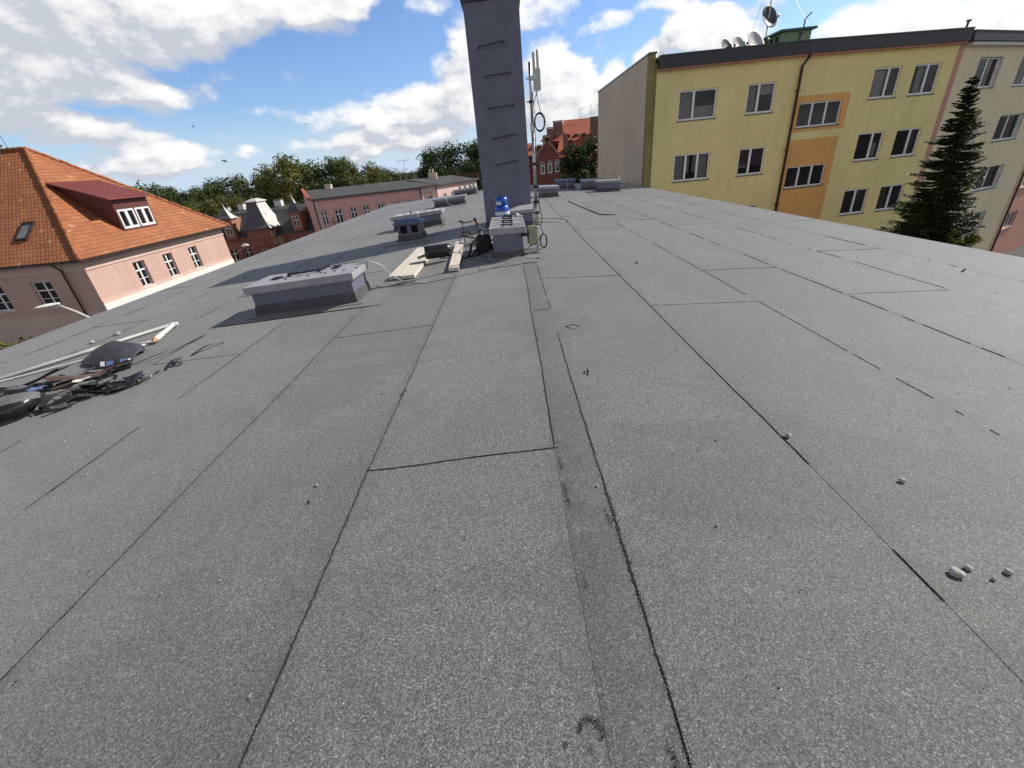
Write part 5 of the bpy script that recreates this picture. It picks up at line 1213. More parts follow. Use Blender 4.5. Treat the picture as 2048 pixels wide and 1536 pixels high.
def aerial(label, x, y, z0, z1, arms, group='television aerials'):
    t = thing('tv_aerial', label, 'aerial', (x, y, z0), group)
    g = MB(); g.tube([(x, y, z0), (x, y, z1)], 0.03, 6); g.build('mast', M['galv'], t)
    for (z, L, dirx, n, el) in arms:
        g = MB(); g.bar((x - L * 0.5 * dirx, y, z), (x + L * 0.5, y, z + 0.05), 0.03, 0.03)
        for k in range(n):
            q = x - L * 0.5 * dirx + L * (0.5 + 0.5 * dirx) * (k / max(1, n - 1)); g.bar((q, y - el / 2, z), (q, y + el / 2, z + 0.02), 0.02, 0.02); g.bar((q, y, z - el * 0.3), (q, y, z + el * 0.3), 0.02, 0.02)
        g.build('yagi', M['black_metal'], t)
aerial('aerial with two crossbars rising over the far end of the pink roof', -14.4, 68.0, 0.2, 2.9, [(2.7, 1.7, 1, 7, 0.5), (1.6, 0.9, 1, 4, 0.4)])
aerial('thin bare pole aerial in the middle of the pink roof', -13.75, 61.4, -0.1, 1.3, [(1.1, 0.3, 1, 2, 0.2)])

# ================================================================== red brick building with orange roofs
B = thing('brick_building', 'dark red brick building with orange tile roofs and a gable with arched windows', 'building', (8, 78, GZ))
fg = Frame((4.5, 72), (1, 0))
arch = []
def arch_hole(a0, a1, z0, z1): return (a0, a1, z0, z1)
hs = [(0.60, 1.22, -0.85, 0.72), (1.72, 2.34, -0.80, 0.78), (2.80, 3.42, -0.75, 0.84)]
w = MB()
fg.skin(w, 0, 3.4, GZ, 1.6, [h for h in hs if h[1] <= 3.4], 0.15)
w.add([fg.pt(0, 0, 1.6), fg.pt(3.4, 0, 1.6), fg.pt(1.95, 0, 3.3), fg.pt(1.5, 0, 3.3)], [(0, 1, 2, 3)])
for x in (4.5, 7.9): w.quad([(x, 72, GZ), (x, 80, GZ), (x, 80, 1.6), (x, 72, 1.6)])
w.quad([(0, 74.5, GZ), (4.5, 74.5, GZ), (4.5, 74.5, 1.9), (0, 74.5, 1.9)])
w.box(6.3, 9.9, 78.6, 81, GZ, 4.5); w.box(4.6, 8.0, 77.0, 79.9, GZ, 3.0); w.quad([(7.9, 74, GZ), (24, 74, GZ), (24, 74, 1.3), (7.9, 74, 1.3)])
w.build('wall', M['brick'], B, recalc=False)
for h in hs:
    g = MB(); fw = 0.10; zc = h[3] - 0.33
    fg.box(g, h[0], h[0] + fw, 0.0, 0.06, h[2], zc); fg.box(g, h[1] - fw, h[1], 0.0, 0.06, h[2], zc); fg.box(g, h[0] + fw, h[1] - fw, 0.0, 0.06, h[2], h[2] + 0.14); fg.box(g, h[0] + fw, h[1] - fw, 0.0, 0.06, zc - 0.12, zc)
    c = (h[0] + h[1]) / 2; fg.box(g, c - 0.03, c + 0.03, 0.0, 0.055, h[2] + 0.14, zc - 0.12)
    for s in (-1, 1):
        for k in range(5):
            t0, t1 = k / 5, (k + 1) / 5
            ax_ = lambda t_: c + s * 0.31 * math.cos(t_ * math.pi / 2); az = lambda t_: zc + 0.42 * math.sin(t_ * math.pi / 2)
            g.bar(fg.pt(ax_(t0), 0.03, az(t0)), fg.pt(ax_(t1), 0.03, az(t1)), 0.06, 0.09, up=(0, -1, 0))
        g.bar(fg.pt(c, 0.03, zc + 0.3), fg.pt(c + s * 0.18, 0.03, zc), 0.03, 0.05, up=(0, -1, 0))
    wo = g.build('arched_window', M['pvc'], B)
    g = MB(); n = 10
    pts = [fg.pt(h[0] + .03, 0.004, h[2] + .03), fg.pt(h[1] - .03, 0.004, h[2] + .03)] + [fg.pt(c + 0.29 * math.cos(k * math.pi / n), 0.004, zc + 0.40 * math.sin(k * math.pi / n)) for k in range(n + 1)]
    g.quad(pts); g.build('pane', M['glass_far'], wo)
g = MB()
for s, x in ((-1, -0.08), (1, 3.48)):
    g.bar(fg.pt(x, 0.0, 1.55), fg.pt(1.725 + s * 0.25, 0.0, 3.36), 0.25, 0.16, 0, up=(0, 0, 1))
g.build('gable_coping', M['rose'], B)
g = MB(); g.box(5.85, 6.65, 71.9, 72.6, 3.28, 3.95); g.box(5.78, 6.72, 71.83, 72.67, 3.951, 4.15, 1); g.quad([(6.05, 71.895, 3.4), (6.45, 71.895, 3.4), (6.45, 71.895, 3.85), (6.05, 71.895, 3.85)], 2); g.build('bellcote', [M['brick'], M['rose'], M['dark_hole']], B)
r = MB()
uvplane(r, [(4.4, 80, 1.55), (4.4, 72.1, 1.55), (6.2, 72.1, 3.3), (6.2, 80, 3.3)]); uvplane(r, [(8.0, 72.1, 1.55), (8.0, 80, 1.55), (6.2, 80, 3.3), (6.2, 72.1, 3.3)])
uvplane(r, [(-0.3, 74.1, 1.8), (4.6, 74.1, 1.8), (4.6, 77, 3.55), (-0.3, 77, 3.55)])
uvplane(r, [(7.6, 73.6, 1.2), (24, 73.6, 1.2), (24, 81.5, 6.45), (9.9, 81.5, 6.45)])
uvplane(r, [(5.6, 78, 3.6), (9.0, 75.2, 3.4), (9.6, 77.5, 4.6), (7.2, 78.6, 4.9)])
r.build('roof', M['tiles_new'], B, recalc=False)
g = MB(); g.bar((-0.3, 74.05, 1.72), (4.5, 74.05, 1.72), 0.2, 0.16); g.build('gutter', M['rain_brown'], B)
for (x0, x1, y, z0_, z1_) in ((6.75, 7.75, 77, 2.8, 5.2), (7.8, 9.2, 77.2, 2.9, 6.0)):
    g = MB(); g.box(x0, x1, y, y + 0.7, z0_, z1_); g.box(x0 - 0.05, x1 + 0.05, y - 0.06, y + 0.76, z1_ + 0.001, z1_ + 0.12, 1); g.box(x0 - 0.08, x1 + 0.08, y - 0.1, y + 0.8, z1_ + 0.14, z1_ + 0.22, 2); g.build('chimney', [M['brick'], M['white_chimney'], M['zinc']], B)
g = MB(); g.box(8.95, 9.6, 74.4, 75.0, 1.4, 4.25); g.build('chimney', M['brick'], B)
g = MB(); g.box(13.6, 17.5, 76.8, 78, 3.0, 6.1); g.box(13.5, 17.6, 76.7, 78.1, 6.101, 6.25, 1); g.build('brick_gable', [M['brick'], M['zinc']], B)
for k, (x, y) in enumerate(((8.9, 78.0), (10.1, 78.0), (11.4, 78.0), (12.6, 78.0), (10.3, 76.8), (9.9, 75.6), (10.0, 74.8))):
    z = 1.2 + (y - 73.6) * 5.25 / 7.9; g = MB(); g.box(x - 0.35, x + 0.35, y - 0.45, y - 0.05, z - 0.2, z + 0.10); g.build('snow_guard', M['rain_brown'], B)
aerial('aerial with one long arm on the brick building ridge', 12.7, 81.4, 6.3, 7.9, [(7.8, 1.6, -0.0, 3, 0.3)])
aerial('plain thin rod aerial on the brick building ridge near the apartment block', 14.3, 81.4, 6.3, 8.4, [(8.0, 0.2, 1, 2, 0.2)])

# ================================================================== apartment block: yellow, cream and rose houses
YB, EAVE = 25.3, 4.52
B = thing('yellow_apartment_house', 'yellow rendered apartment house with orange stair panels and a dark eave', 'building', (15, 31, GZ))
X0, X1 = 7.27, 22.1
f = Frame((X0, YB), (1, 0)); L = X1 - X0
def a_(x): return x - X0
rows = [2.42, -0.38, -3.2, -6.0]
big = [(a_(8.83), a_(10.72), z, z + 1.28) for z in rows]; two = [(a_(12.22), a_(13.58), z, z + 1.28) for z in rows]
LA = a_(14.66); fB = Frame((14.66, YB), (8.24, 1.2)); LB = 8.6; rowsB = [2.58, -0.25, -3.0, -5.8]
c4 = [(4.1, 5.62, z, z + 1.31) for z in rowsB]; c5 = [(6.36, 7.86, z, z + 1.31) for z in rowsB]
st = [(0.27, 2.68, 1.60, 2.68), (0.27, 2.55, -1.25, -0.20), (0.27, 2.5, -4.1, -3.05)]
w = MB(); pier = 0.28
f.skin(w, pier, LA, GZ, EAVE + 0.3, big + two, 0.16)
fB.skin(w, 2.92, LB, GZ, EAVE + 0.3, c4 + c5, 0.16)
fB.skin(w, 0, 2.92, 1.40, EAVE + 0.3, [st[0]], 0.16, 0, mr=1)
fB.skin(w, 0, 2.92, 1.05, 1.40, [], 0.16)
fB.skin(w, 0, 2.92, GZ, 1.05, st[1:], 0.16, 1, mr=1)
w.build('wall', [M['yellow'], M['orange']], B, recalc=False)
# orange frame round the upper stair window (proud of the yellow)
g = MB(); h = st[0]; zt, zb2 = 2.98, 1.40
fB.box(g, 0.02, h[0], 0.001, 0.012, zb2, zt); fB.box(g, h[1], 3.02, 0.001, 0.012, zb2, zt); fB.box(g, h[0], h[1], 0.001, 0.012, h[3], zt); fB.box(g, h[0], h[1], 0.001, 0.012, zb2, h[2]); g.build('stair_surround', M['orange'], B)
g = MB(); f.box(g, 0.0, pier, -0.30, 0.05, GZ, 5.35); f.box(g, pier + 0.001, pier + 0.10, -0.1, 0.014, GZ, EAVE + 0.4); g.build('corner_pier', M['stain_edge'], B)
g = MB(); g.box(X0 - 0.02, X0 + 0.28, YB + 0.31, 38.1, GZ, 5.30); g.build('gable_wall', M['concrete'], B)
g = MB(); g.box(X0 - 0.06, X0 + 0.33, YB - 0.09, 38.15, 5.302, 5.37); g.build('gable_flashing', M['green_flash'], B)
def run(name, mat, d0, d1, z0, z1):     # one eave member following the bend
    g = MB(); A0, A1 = pier + 0.11, LA; q = []
    a0, a1 = f.pt(A0, d0, 0), f.pt(A0, d1, 0); m_ = (f.n + fB.n).normalized(); k = 1 / m_.dot(f.n); P_ = f.pt(LA, 0, 0); b0, b1 = P_ + m_ * (d0 * k), P_ + m_ * (d1 * k); e0, e1 = fB.pt(LB, d0, 0), fB.pt(LB, d1, 0)
    for (s0, s1, t0, t1) in ((a0, a1, b0, b1), (b0, b1, e0, e1)):
        lo = [s0, t0, t1, s1]; g.hexa([(p.x, p.y, z0) for p in lo] + [(p.x, p.y, z1) for p in lo])
    g.build(name, mat, B)
run('soffit', M['rose'], 0.002, 0.30, EAVE + 0.06, EAVE + 0.13)
run('eave_fascia', M['fascia'], 0.02, 0.42, EAVE + 0.131, EAVE + 0.60)
run('eave_flashing', M['green_flash'], -0.4, 0.46, EAVE + 0.601, EAVE + 0.65)
g = MB(); q0, q1 = fB.pt(LB, -0.4, 0), fB.pt(LB, -12, 0)
g.prism([(X0 + .3, YB + .4), (14.66, YB + .4), (q0.x, q0.y), (q1.x, q1.y), (X0 + .3, 38)], EAVE + .4, EAVE + .61); g.build('roof', M['felt_far'], B)
cw = M['curtain']; cbn = M['curtain_brown']
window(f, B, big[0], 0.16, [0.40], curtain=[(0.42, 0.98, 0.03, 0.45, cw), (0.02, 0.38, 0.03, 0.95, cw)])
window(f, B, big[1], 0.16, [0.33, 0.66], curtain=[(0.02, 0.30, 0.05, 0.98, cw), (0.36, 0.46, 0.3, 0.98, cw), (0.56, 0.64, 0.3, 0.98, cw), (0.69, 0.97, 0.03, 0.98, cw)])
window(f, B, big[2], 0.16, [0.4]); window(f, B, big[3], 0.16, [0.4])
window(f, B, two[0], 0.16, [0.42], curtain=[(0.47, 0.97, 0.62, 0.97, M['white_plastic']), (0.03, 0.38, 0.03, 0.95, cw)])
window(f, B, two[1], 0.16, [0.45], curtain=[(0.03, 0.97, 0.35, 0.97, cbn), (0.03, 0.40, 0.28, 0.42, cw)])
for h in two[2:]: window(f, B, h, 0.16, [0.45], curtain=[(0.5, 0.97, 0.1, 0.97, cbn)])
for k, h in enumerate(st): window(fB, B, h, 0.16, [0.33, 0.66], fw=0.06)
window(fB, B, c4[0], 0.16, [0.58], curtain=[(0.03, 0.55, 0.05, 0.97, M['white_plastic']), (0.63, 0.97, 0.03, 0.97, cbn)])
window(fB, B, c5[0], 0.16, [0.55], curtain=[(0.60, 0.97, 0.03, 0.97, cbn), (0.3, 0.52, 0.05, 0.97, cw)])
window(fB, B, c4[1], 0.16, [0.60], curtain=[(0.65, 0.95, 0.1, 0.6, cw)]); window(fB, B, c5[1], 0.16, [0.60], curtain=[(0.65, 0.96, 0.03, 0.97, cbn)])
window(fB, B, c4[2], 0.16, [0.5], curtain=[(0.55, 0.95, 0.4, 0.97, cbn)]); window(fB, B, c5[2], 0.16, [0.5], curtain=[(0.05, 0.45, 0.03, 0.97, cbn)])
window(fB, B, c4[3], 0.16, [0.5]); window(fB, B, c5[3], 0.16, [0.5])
g = MB(); xp = a_(14.62)
g.tube([f.pt(xp + 0.16, 0.38, EAVE + 0.15), f.pt(xp + 0.14, 0.34, EAVE + 0.0), f.pt(xp, 0.12, EAVE - 0.32), f.pt(xp, 0.12, GZ)], 0.062, 10); g.build('downpipe', M['rain_brown'], B, smooth=True)
for q in (3.2, 0.6, -2.0):
    g = MB(); f.box(g, xp - 0.09, xp + 0.09, 0.0, 0.2, q, q + 0.04); g.build('pipe_clip', M['rain_brown'], B)
# green roof stack with vents under its lid
GX0, GX1, GY0, GY1 = 15.2, 16.75, 28.6, 31.7
g = MB(); g.hexa([(GX0, GY0, 4.6), (GX1, GY0, 4.6), (GX1 + .0, GY1, 4.6), (GX0, GY1, 4.6), (GX0, GY0, 6.15), (GX1, GY0, 6.15), (GX1, GY1, 6.15), (GX0, GY1, 6.15)])
so = g.build('roof_stack', M['green_render'], B)
g = MB(); g.box(GX0 - 0.18, GX1 + 0.18, GY0 - 0.18, GY1 + 0.18, 6.16, 6.26); g.build('stack_lid', M['green_flash'], so)
for k in range(5):
    g = MB(); y = GY0 + 0.25 + k * 0.55; g.quad([(GX0 - 0.006, y, 5.72), (GX0 - 0.006, y + 0.38, 5.72), (GX0 - 0.006, y + 0.38, 6.05), (GX0 - 0.006, y, 6.05)]); g.build('vent_slot', M['dark_hole'], so)
g = MB(); x = GX1 - 0.25; g.tube([(x, GY0 + 0.4, 6.26), (x + 0.05, GY0 + 0.4, 6.72)], 0.04, 8); g.bar((x - 0.02, GY0 + .4, 6.65), (x + 0.28, GY0 + .35, 6.95), 0.12, 0.05); g.build('cowl', M['zinc'], so)
for hd in (29.33, 40.9):
    v = f.pt(hit(f, hd), 0.2, 0) if hd < 30 else fB.pt(hit(fB, hd), 0.2, 0); x, y = v.x, v.y; g = MB(); g.tube([(x - 0.03, y, EAVE + 0.65), (x, y, EAVE + 0.92)], 0.05, 8); g.bar((x - 0.09, y, EAVE + .95), (x + 0.10, y, EAVE + .95), 0.1, 0.07); g.build('roof_vent', M['fascia'], B)
g = MB(); g.tube([f.pt(0.32, 0.3, EAVE + 0.65), f.pt(0.42, 0.3, EAVE + 0.78), f.pt(0.55, 0.3, EAVE + 0.72), f.pt(0.6, 0.3, EAVE + 0.62)], 0.015, 6); g.build('lightning_wire', M['galv'], B)

def dish(label, hd, y, z, r, mat, az, tilt=0.45, mast=None, lnb=True):
    x = y * math.tan(math.radians(hd)); t = thing('satellite_dish', label, 'satellite dish', (x, y, z), 'satellite dishes on the yellow house')
    nrm_ = V((math.sin(az) * math.cos(tilt), -math.cos(az) * math.cos(tilt), math.sin(tilt)))
    up = V((0, 0, 1)); s = nrm_.cross(up).normalized(); u = s.cross(nrm_).normalized()
    g = MB()
    def fn(a, b):
        q = 2 * math.pi * a; rr_ = r * b
        return tuple(V((x, y, z)) + s * (rr_ * 0.92 * math.cos(q)) + u * (rr_ * math.sin(q)) + nrm_ * (0.22 * r * (b * b - 1)))
    g.grid(fn, 28, 6); g.build('reflector', M[mat], t, smooth=True, solid=0.02)
    c = V((x, y, z))
    g = MB(); g.tube([c - u * r * 0.9 - nrm_ * 0.05, c - u * r * 0.55 + nrm_ * r * 0.9], 0.022, 6); g.build('arm', M['dish_dark'], t)
    g = MB(); g.tube([c - u * r * 0.58 + nrm_ * r * 0.80, c - u * r * 0.50 + nrm_ * r * 0.98], 0.06, 8); g.build('receiver', M['white_plastic'] if mast else M['dish_dark'], t)
    g = MB()
    if mast: g.tube([(x, y + 0.12, mast[0]), (x, y + 0.12, mast[1])], 0.035, 8)
    else: g.tube([(x, y + 0.15, EAVE + 0.6), (x, y + 0.15, z)], 0.035, 8)
    g.build('mast', M['galv'], t)
dish('dark satellite dish at the left end of the row on the yellow house', 23.35, 26.6, 5.50, 0.42, 'dish_dark', 0.55)
dish('smaller pale satellite dish, second from the left on the eave', 24.45, 26.8, 5.56, 0.46, 'dish_light', 0.45)
dish('larger pale satellite dish beside the green roof stack', 25.9, 27.0, 5.62, 0.62, 'dish_light', 0.45)
dish('dark round dish on a tall mast above the green roof stack', 26.75, 29.4, 7.05, 0.56, 'dish_dark', 0.35, 0.35, mast=(6.2, 9.6))
g = MB(); x = 29.4 * math.tan(math.radians(26.75)); g.tube([(x, 29.5, 9.2), (12.55, 27.0, 5.2)], 0.010, 5)
at_origin(g, 'guy_wire', M['galv'], ('thin guy wire slanting from the dish mast down to the eave', 'wire', 'guy wires'), (x, 29.5, 9.2))
g = MB(); g.tube([(x, 29.5, 9.2), (16.35, 28.3, 6.3)], 0.008, 5)
at_origin(g, 'guy_wire', M['galv'], ('short guy wire right of the dish mast', 'wire', 'guy wires'), (x, 29.5, 9.2))

# cream house
P1 = V((fB.pt(LB, 0, 0).x, fB.pt(LB, 0, 0).y)); U2 = V((math.cos(math.radians(24)), math.sin(math.radians(24)))); fq = Frame(P1, U2); P2 = P1 + U2 * hit(fq, 47.5)
B = thing('cream_apartment_house', 'cream apartment house with deep window reveals, next to the yellow one', 'building', (26.5, 30, GZ))
f = Frame(P1, P2 - P1); L = (P2 - P1).length
cols = [(hit(f, 42.6), hit(f, 43.9)), (hit(f, 45.0), hit(f, 46.3))]
hs = []
for z in (2.68, -0.12, -2.9, -5.7):
    for a, b in cols: hs.append((a, b + 0.12, z, z + 1.36))
w = MB(); f.skin(w, 0.42, L, GZ, EAVE + 0.0, hs, 0.30, 0, mr=1); w.build('wall', [M['cream'], M['lwhite']], B, recalc=False)
g = MB(); f.skin(g, 0.0, 0.42, GZ, EAVE + 0.1, [], 0.2); f.box(g, -0.02, 0.42, 0.001, 0.012, GZ, EAVE + 0.1); g.build('corner_strip', M['rose'], B, recalc=False)
for k, h in enumerate(hs): window(f, B, (h[0], h[1], h[2], h[3]), 0.28, [0.52], curtain=[(0.56, 0.96, 0.03, 0.97, cbn)] if k % 2 == 0 else ([(0.05, 0.45, 0.4, 0.97, cw)] if k > 3 else [(0.55, 0.96, 0.03, 0.97, cbn)]))
g = MB(); f.box(g, 0.45, L + 0.1, 0.001, 0.32, EAVE - 0.02, EAVE + 0.10); g.build('eave_trim', M['lwhite'], B)
g = MB(); f.box(g, 0.1, L + 0.1, 0.02, 0.42, EAVE + 0.131, EAVE + 0.52); g.build('eave_fascia', M['fascia'], B)
g = MB(); g.hexa([tuple(f.pt(0, .4, EAVE + .3)), tuple(f.pt(L, .4, EAVE + .3)), tuple(f.pt(L, -12, EAVE + .3)), tuple(f.pt(0, -12, EAVE + .3)), tuple(f.pt(0, .44, EAVE + .55)), tuple(f.pt(L, .44, EAVE + .55)), tuple(f.pt(L, -12, EAVE + .55)), tuple(f.pt(0, -12, EAVE + .55))]); g.build('roof', M['felt_far'], B)
g = MB(); g.tube([f.pt(L - 0.06, 0.12, EAVE), f.pt(L - 0.06, 0.12, GZ)], 0.065, 8); g.build('downpipe', M['rain_brown'], B)
# rose house
P3 = P2 + V((math.cos(math.radians(30)), math.sin(math.radians(30)))) * 13.5
B = thing('rose_apartment_house', 'dusky rose apartment house cut off by the right picture edge', 'building', (38, 33, GZ))
f = Frame(P2, P3 - P2); L = (P3 - P2).length
hs = [(0.95, 3.1, -3.35, -2.1), (0.55, 2.8, -6.05, -5.0), (0.95, 3.1, -0.55, 0.7), (0.95, 3.1, 2.2, 3.5)]
w = MB(); f.skin(w, 0, L, GZ, EAVE, hs, 0.22); w.build('wall', M['rose'], B, recalc=False)
for h in hs: window(f, B, h, 0.2, [0.33, 0.66])
g = MB(); f.box(g, 0, L, 0.02, 0.42, EAVE + 0.131, EAVE + 0.52); g.build('eave_fascia', M['fascia'], B)
g = MB(); g.hexa([tuple(f.pt(0.05, .4, EAVE)), tuple(f.pt(L, .4, EAVE)), tuple(f.pt(L, -12, EAVE)), tuple(f.pt(0.05, -12, EAVE)), tuple(f.pt(0.05, .44, EAVE + .55)), tuple(f.pt(L, .44, EAVE + .55)), tuple(f.pt(L, -12, EAVE + .55)), tuple(f.pt(0.05, -12, EAVE + .55))]); g.build('roof', M['felt_far'], B)

# ================================================================== trees
def leaf_mesh(name, lobes, nleaf, size, mat, seed, flat=0.35):
    """many small leaf clumps spread through a set of lobes (cx,cy,cz,rx,ry,rz)"""
    rr = random.Random(seed); vs = []; fs = []; val = []
    vol = [l[3] * l[4] * l[5] for l in lobes]; tot = sum(vol)
    for l, v in zip(lobes, vol):
        tone_l = rr.uniform(-0.22, 0.22)
        for _ in range(int(nleaf * v / tot)):
            while True:
                d = V((rr.gauss(0, 1), rr.gauss(0, 1), rr.gauss(0, 1)))
                if d.length > 1e-3: break
            d.normalize(); rad = rr.random() ** 0.42 * 1.02
            if rad > 0.9 and rr.random() < 0.25: rad *= rr.uniform(1.0, 1.16)
            p = V((l[0] + d.x * l[3] * rad, l[1] + d.y * l[4] * rad, l[2] + d.z * l[5] * rad))
            nn = (d + V((rr.gauss(0, .6), rr.gauss(0, .6), rr.gauss(0, .6) + flat))).normalized()
            t1 = nn.cross(V((rr.gauss(0, 1), rr.gauss(0, 1), rr.gauss(0, 1)))).normalized(); t2 = nn.cross(t1)
            s = size * rr.uniform(0.55, 1.35); o = len(vs)
            vs += [p - t1 * s, p - t2 * s * 0.55 + t1 * s * 0.1, p + t1 * s, p + t2 * s * 0.6 - t1 * s * 0.1]
            fs.append((o, o + 1, o + 2, o + 3)); val.append(min(1, max(0, 0.45 + tone_l + rr.gauss(0, 0.17))))
    me = bpy.data.meshes.new(name); me.from_pydata(vs, [], fs); me.materials.append(M[mat])
    at = me.attributes.new('leaf', 'FLOAT', 'FACE'); at.data.foreach_set('value', val)
    return me
def crown_lobes(R, H, n, seed, irregular=0.5):
    rr = random.Random(seed); lobes = [(0, 0, 0, R * 0.55, R * 0.55, H * 0.33)]
    for k in range(n):
        a = rr.uniform(0, 6.283); e = rr.uniform(-0.85, 1.0); q = math.sqrt(max(0.05, 1 - e * e * 0.85))
        r = rr.uniform(0.20, 0.40) * R * (1 + irregular * rr.uniform(-0.3, 0.4))
        lobes.append((math.cos(a) * R * 0.72 * q, math.sin(a) * R * 0.72 * q, e * H * 0.40, r, r, r * rr.uniform(0.65, 0.95)))
    return lobes
def make_tree(label, R, H, mat, seed, n=24, nleaf=5200, size=0.20, trunk=4.5, irregular=0.5):
    t = thing('broadleaf_tree', label, 'tree', (0, 0, GZ), 'trees behind the buildings')
    me = leaf_mesh('crown', crown_lobes(R, H, n, seed, irregular), nleaf, size, mat, seed)
    o = bpy.data.objects.new('crown', me); COL.objects.link(o); o.parent = t; o.location = (0, 0, trunk + H * 0.45)
    g = MB(); rr = random.Random(seed); top_ = trunk + H * 0.6 + GZ
    g.tube([(0, 0, GZ - .1), (0.1, 0, GZ + trunk * 0.6), (0, 0.1, GZ + trunk), (0.1, 0, top_)], [0.34, 0.26, 0.2, 0.06], 8)
    for k in range(9):
        a = rr.uniform(0, 6.28); z = GZ + trunk * rr.uniform(0.75, 1.5); q = R * rr.uniform(0.5, 0.8)
        g.tube([(0, 0, z), (math.cos(a) * q * 0.4, math.sin(a) * q * 0.4, z + H * 0.13), (math.cos(a) * q, math.sin(a) * q, z + H * rr.uniform(0.25, 0.4))], [0.13, 0.09, 0.03], 6)
    g.build('trunk', M['bark'], t, smooth=True)
    return t
protos = [make_tree('p', 4.6, 9.0, 'leaf', 1, 26), make_tree('p', 4.0, 9.6, 'leaf', 2, 22, irregular=0.8), make_tree('p', 5.0, 8.4, 'leaf_dark', 3, 30, 6500), make_tree('p', 4.4, 8.6, 'leaf_yellow', 4, 26), make_tree('p', 3.8, 9.4, 'leaf', 5, 15, 3600, irregular=0.9)]
used = [False] * 5
def put_tree(label, hd, el, dist, k, sc=1.0, rot=0.0, wide=1.0):
    x, y = dist * math.sin(math.radians(hd)), dist * math.cos(math.radians(hd)); ztop = 1.4 + dist * math.tan(math.radians(el))
    hgt = {0: 4.5 + 4.5 * 2 * 0.45 + 0.42 * 9, 1: 0, 2: 0, 3: 0, 4: 0}
    H = (9.0, 9.6, 8.4, 8.6, 9.4)[k]; full = 4.5 + H * 0.45 + H * 0.5
    s = (ztop - GZ) / full * sc
    if not used[k]:
        used[k] = True; o = protos[k]; o.location = (x, y, GZ); o.rotation_euler = (0, 0, rot); o.scale = (s * wide, s * wide, s); o['label'] = label
    else: o = dup(protos[k], (x, y, GZ), label, rot, (s * wide, s * wide, s), 'trees behind the buildings')
    return o
T = [
 ('windswept pale tree just right of the tiled roof hip', -39.9, 1.0, 88, 4, .85), ('feathery tree leaning over the red dormer roof', -37.7, 1.9, 84, 4, .8), ('tree filling the dip right of the feathery one', -36.2, 0.9, 92, 1, .9),
 ('rounded tree above the right end of the tiled roof', -34.6, 0.75, 90, 0, 1.0), ('mid green tree left of the small spired dormers', -32.6, 0.8, 92, 1, 1.0), ('dense dark tree behind the left spired dormer', -30.4, 1.05, 94, 2, 1.0),
 ('tree between the left spire and the zinc pavilion', -28.4, 1.25, 92, 0, .95), ('tree just left of the tallest yellow-green crown', -26.8, 1.55, 95, 1, .9), ('tallest yellow-green tree right of the zinc pavilion', -25.1, 2.7, 82, 3, 0.95),
 ('tall dark-trunked tree beside the tallest yellow-green one', -23.2, 2.55, 86, 4, 1.15), ('loose green tree over the left end of the pink building', -21.0, 2.1, 88, 0, .9), ('upright tree with a tufted crown above the pink roof', -18.9, 2.35, 86, 1, .82),
 ('broad rounded tree over the middle of the pink roof', -17.0, 1.35, 88, 3, 1.05), ('yellow-green tree right of the broad rounded one', -15.5, 0.7, 84, 3, .85), ('distant dark tree left of the aerial', -13.7, 0.35, 125, 2, .9), ('distant bushy tree below the aerial', -12.2, 0.1, 122, 0, .8),
 ('thin airy tree right of the aerial', -10.6, 0.5, 118, 4, .8), ('distant tree beside the white roof chimney', -9.6, 0.0, 120, 2, .8), ('big dark tree left of the tall chimney', -7.5, 2.1, 92, 2, 1.0), ('big dark tree touching the left edge of the tall chimney', -5.0, 2.25, 94, 2, 1.05), ('dark tree mostly hidden by the tall chimney', -2.2, 2.4, 96, 2, 1.0),
 ('distant bright green tree between chimney and mast', 3.1, 1.25, 125, 0, .8), ('distant green tree right of the mast over the brick roof', 4.6, 1.5, 128, 1, .8),
]
fr_ = [('low yellow-green tree above the tiled roof eave corner', -33.6, -0.75, 78, 3, .9), ('low olive tree behind the left spired dormer', -31.2, -0.55, 80, 3, .9), ('low yellowish tree left of the zinc pavilion', -29.4, -0.75, 79, 3, .85), ('low green tree hidden behind the zinc pavilion', -27.2, -0.7, 80, 0, .85), ('low yellowish tree beside the right spired dormer', -24.2, -0.5, 78, 3, .85), ('low dark tree at the left verge of the pink roof', -22.3, -0.2, 78, 2, .9), ('low green tree behind the tiled roof right slope', -35.8, -0.3, 82, 0, .9), ('low dark tree behind the pink roof chimney', -19.8, 0.2, 80, 2, .85), ('low dark tree behind the far pink roof', -7.0, -0.2, 84, 2, .8), ('low tree behind the middle of the pink roof', -17.4, 0.1, 82, 0, .8), ('low green tree behind the right half of the pink roof', -14.6, -0.2, 96, 2, .85), ('low green tree right of the pink roof aerial', -11.3, -0.4, 100, 0, .9), ('low dark tree between the pink roof and the tall chimney', -4.2, 0.4, 86, 2, .8)]
rr = random.Random(9)
for (lb, hd, el, ds, k, wd) in T + fr_: put_tree(lb, hd, el, ds, k, 1.0, rr.uniform(0, 6.28), wd)
# tree in front of the brick building
def near_tree(label, x, y, zc, R, H, mat, seed, n, nl, size):
    t = thing('broadleaf_tree', label, 'tree', (x, y, GZ))
    me = leaf_mesh('crown', crown_lobes(R, H, n, seed, 0.6), nl, size, mat, seed); o = bpy.data.objects.new('crown', me); COL.objects.link(o); o.parent = t; o.location = (0, 0, zc - GZ)
    g = MB(); g.tube([(x, y, GZ - .1), (x + 0.1, y, zc - H * 0.4), (x, y, zc + H * 0.2)], [0.11 * R, 0.08 * R, 0.02 * R], 8)
    rr = random.Random(seed)
    for k in range(8):
        a = rr.uniform(0, 6.28); g.tube([(x, y, zc - H * 0.35 + k * 0.3), (x + math.cos(a) * R * 0.7, y + math.sin(a) * R * 0.7, zc + H * rr.uniform(-0.1, 0.3))], [0.04 * R, 0.012 * R], 6)
    g.build('trunk', M['bark'], t, smooth=True)
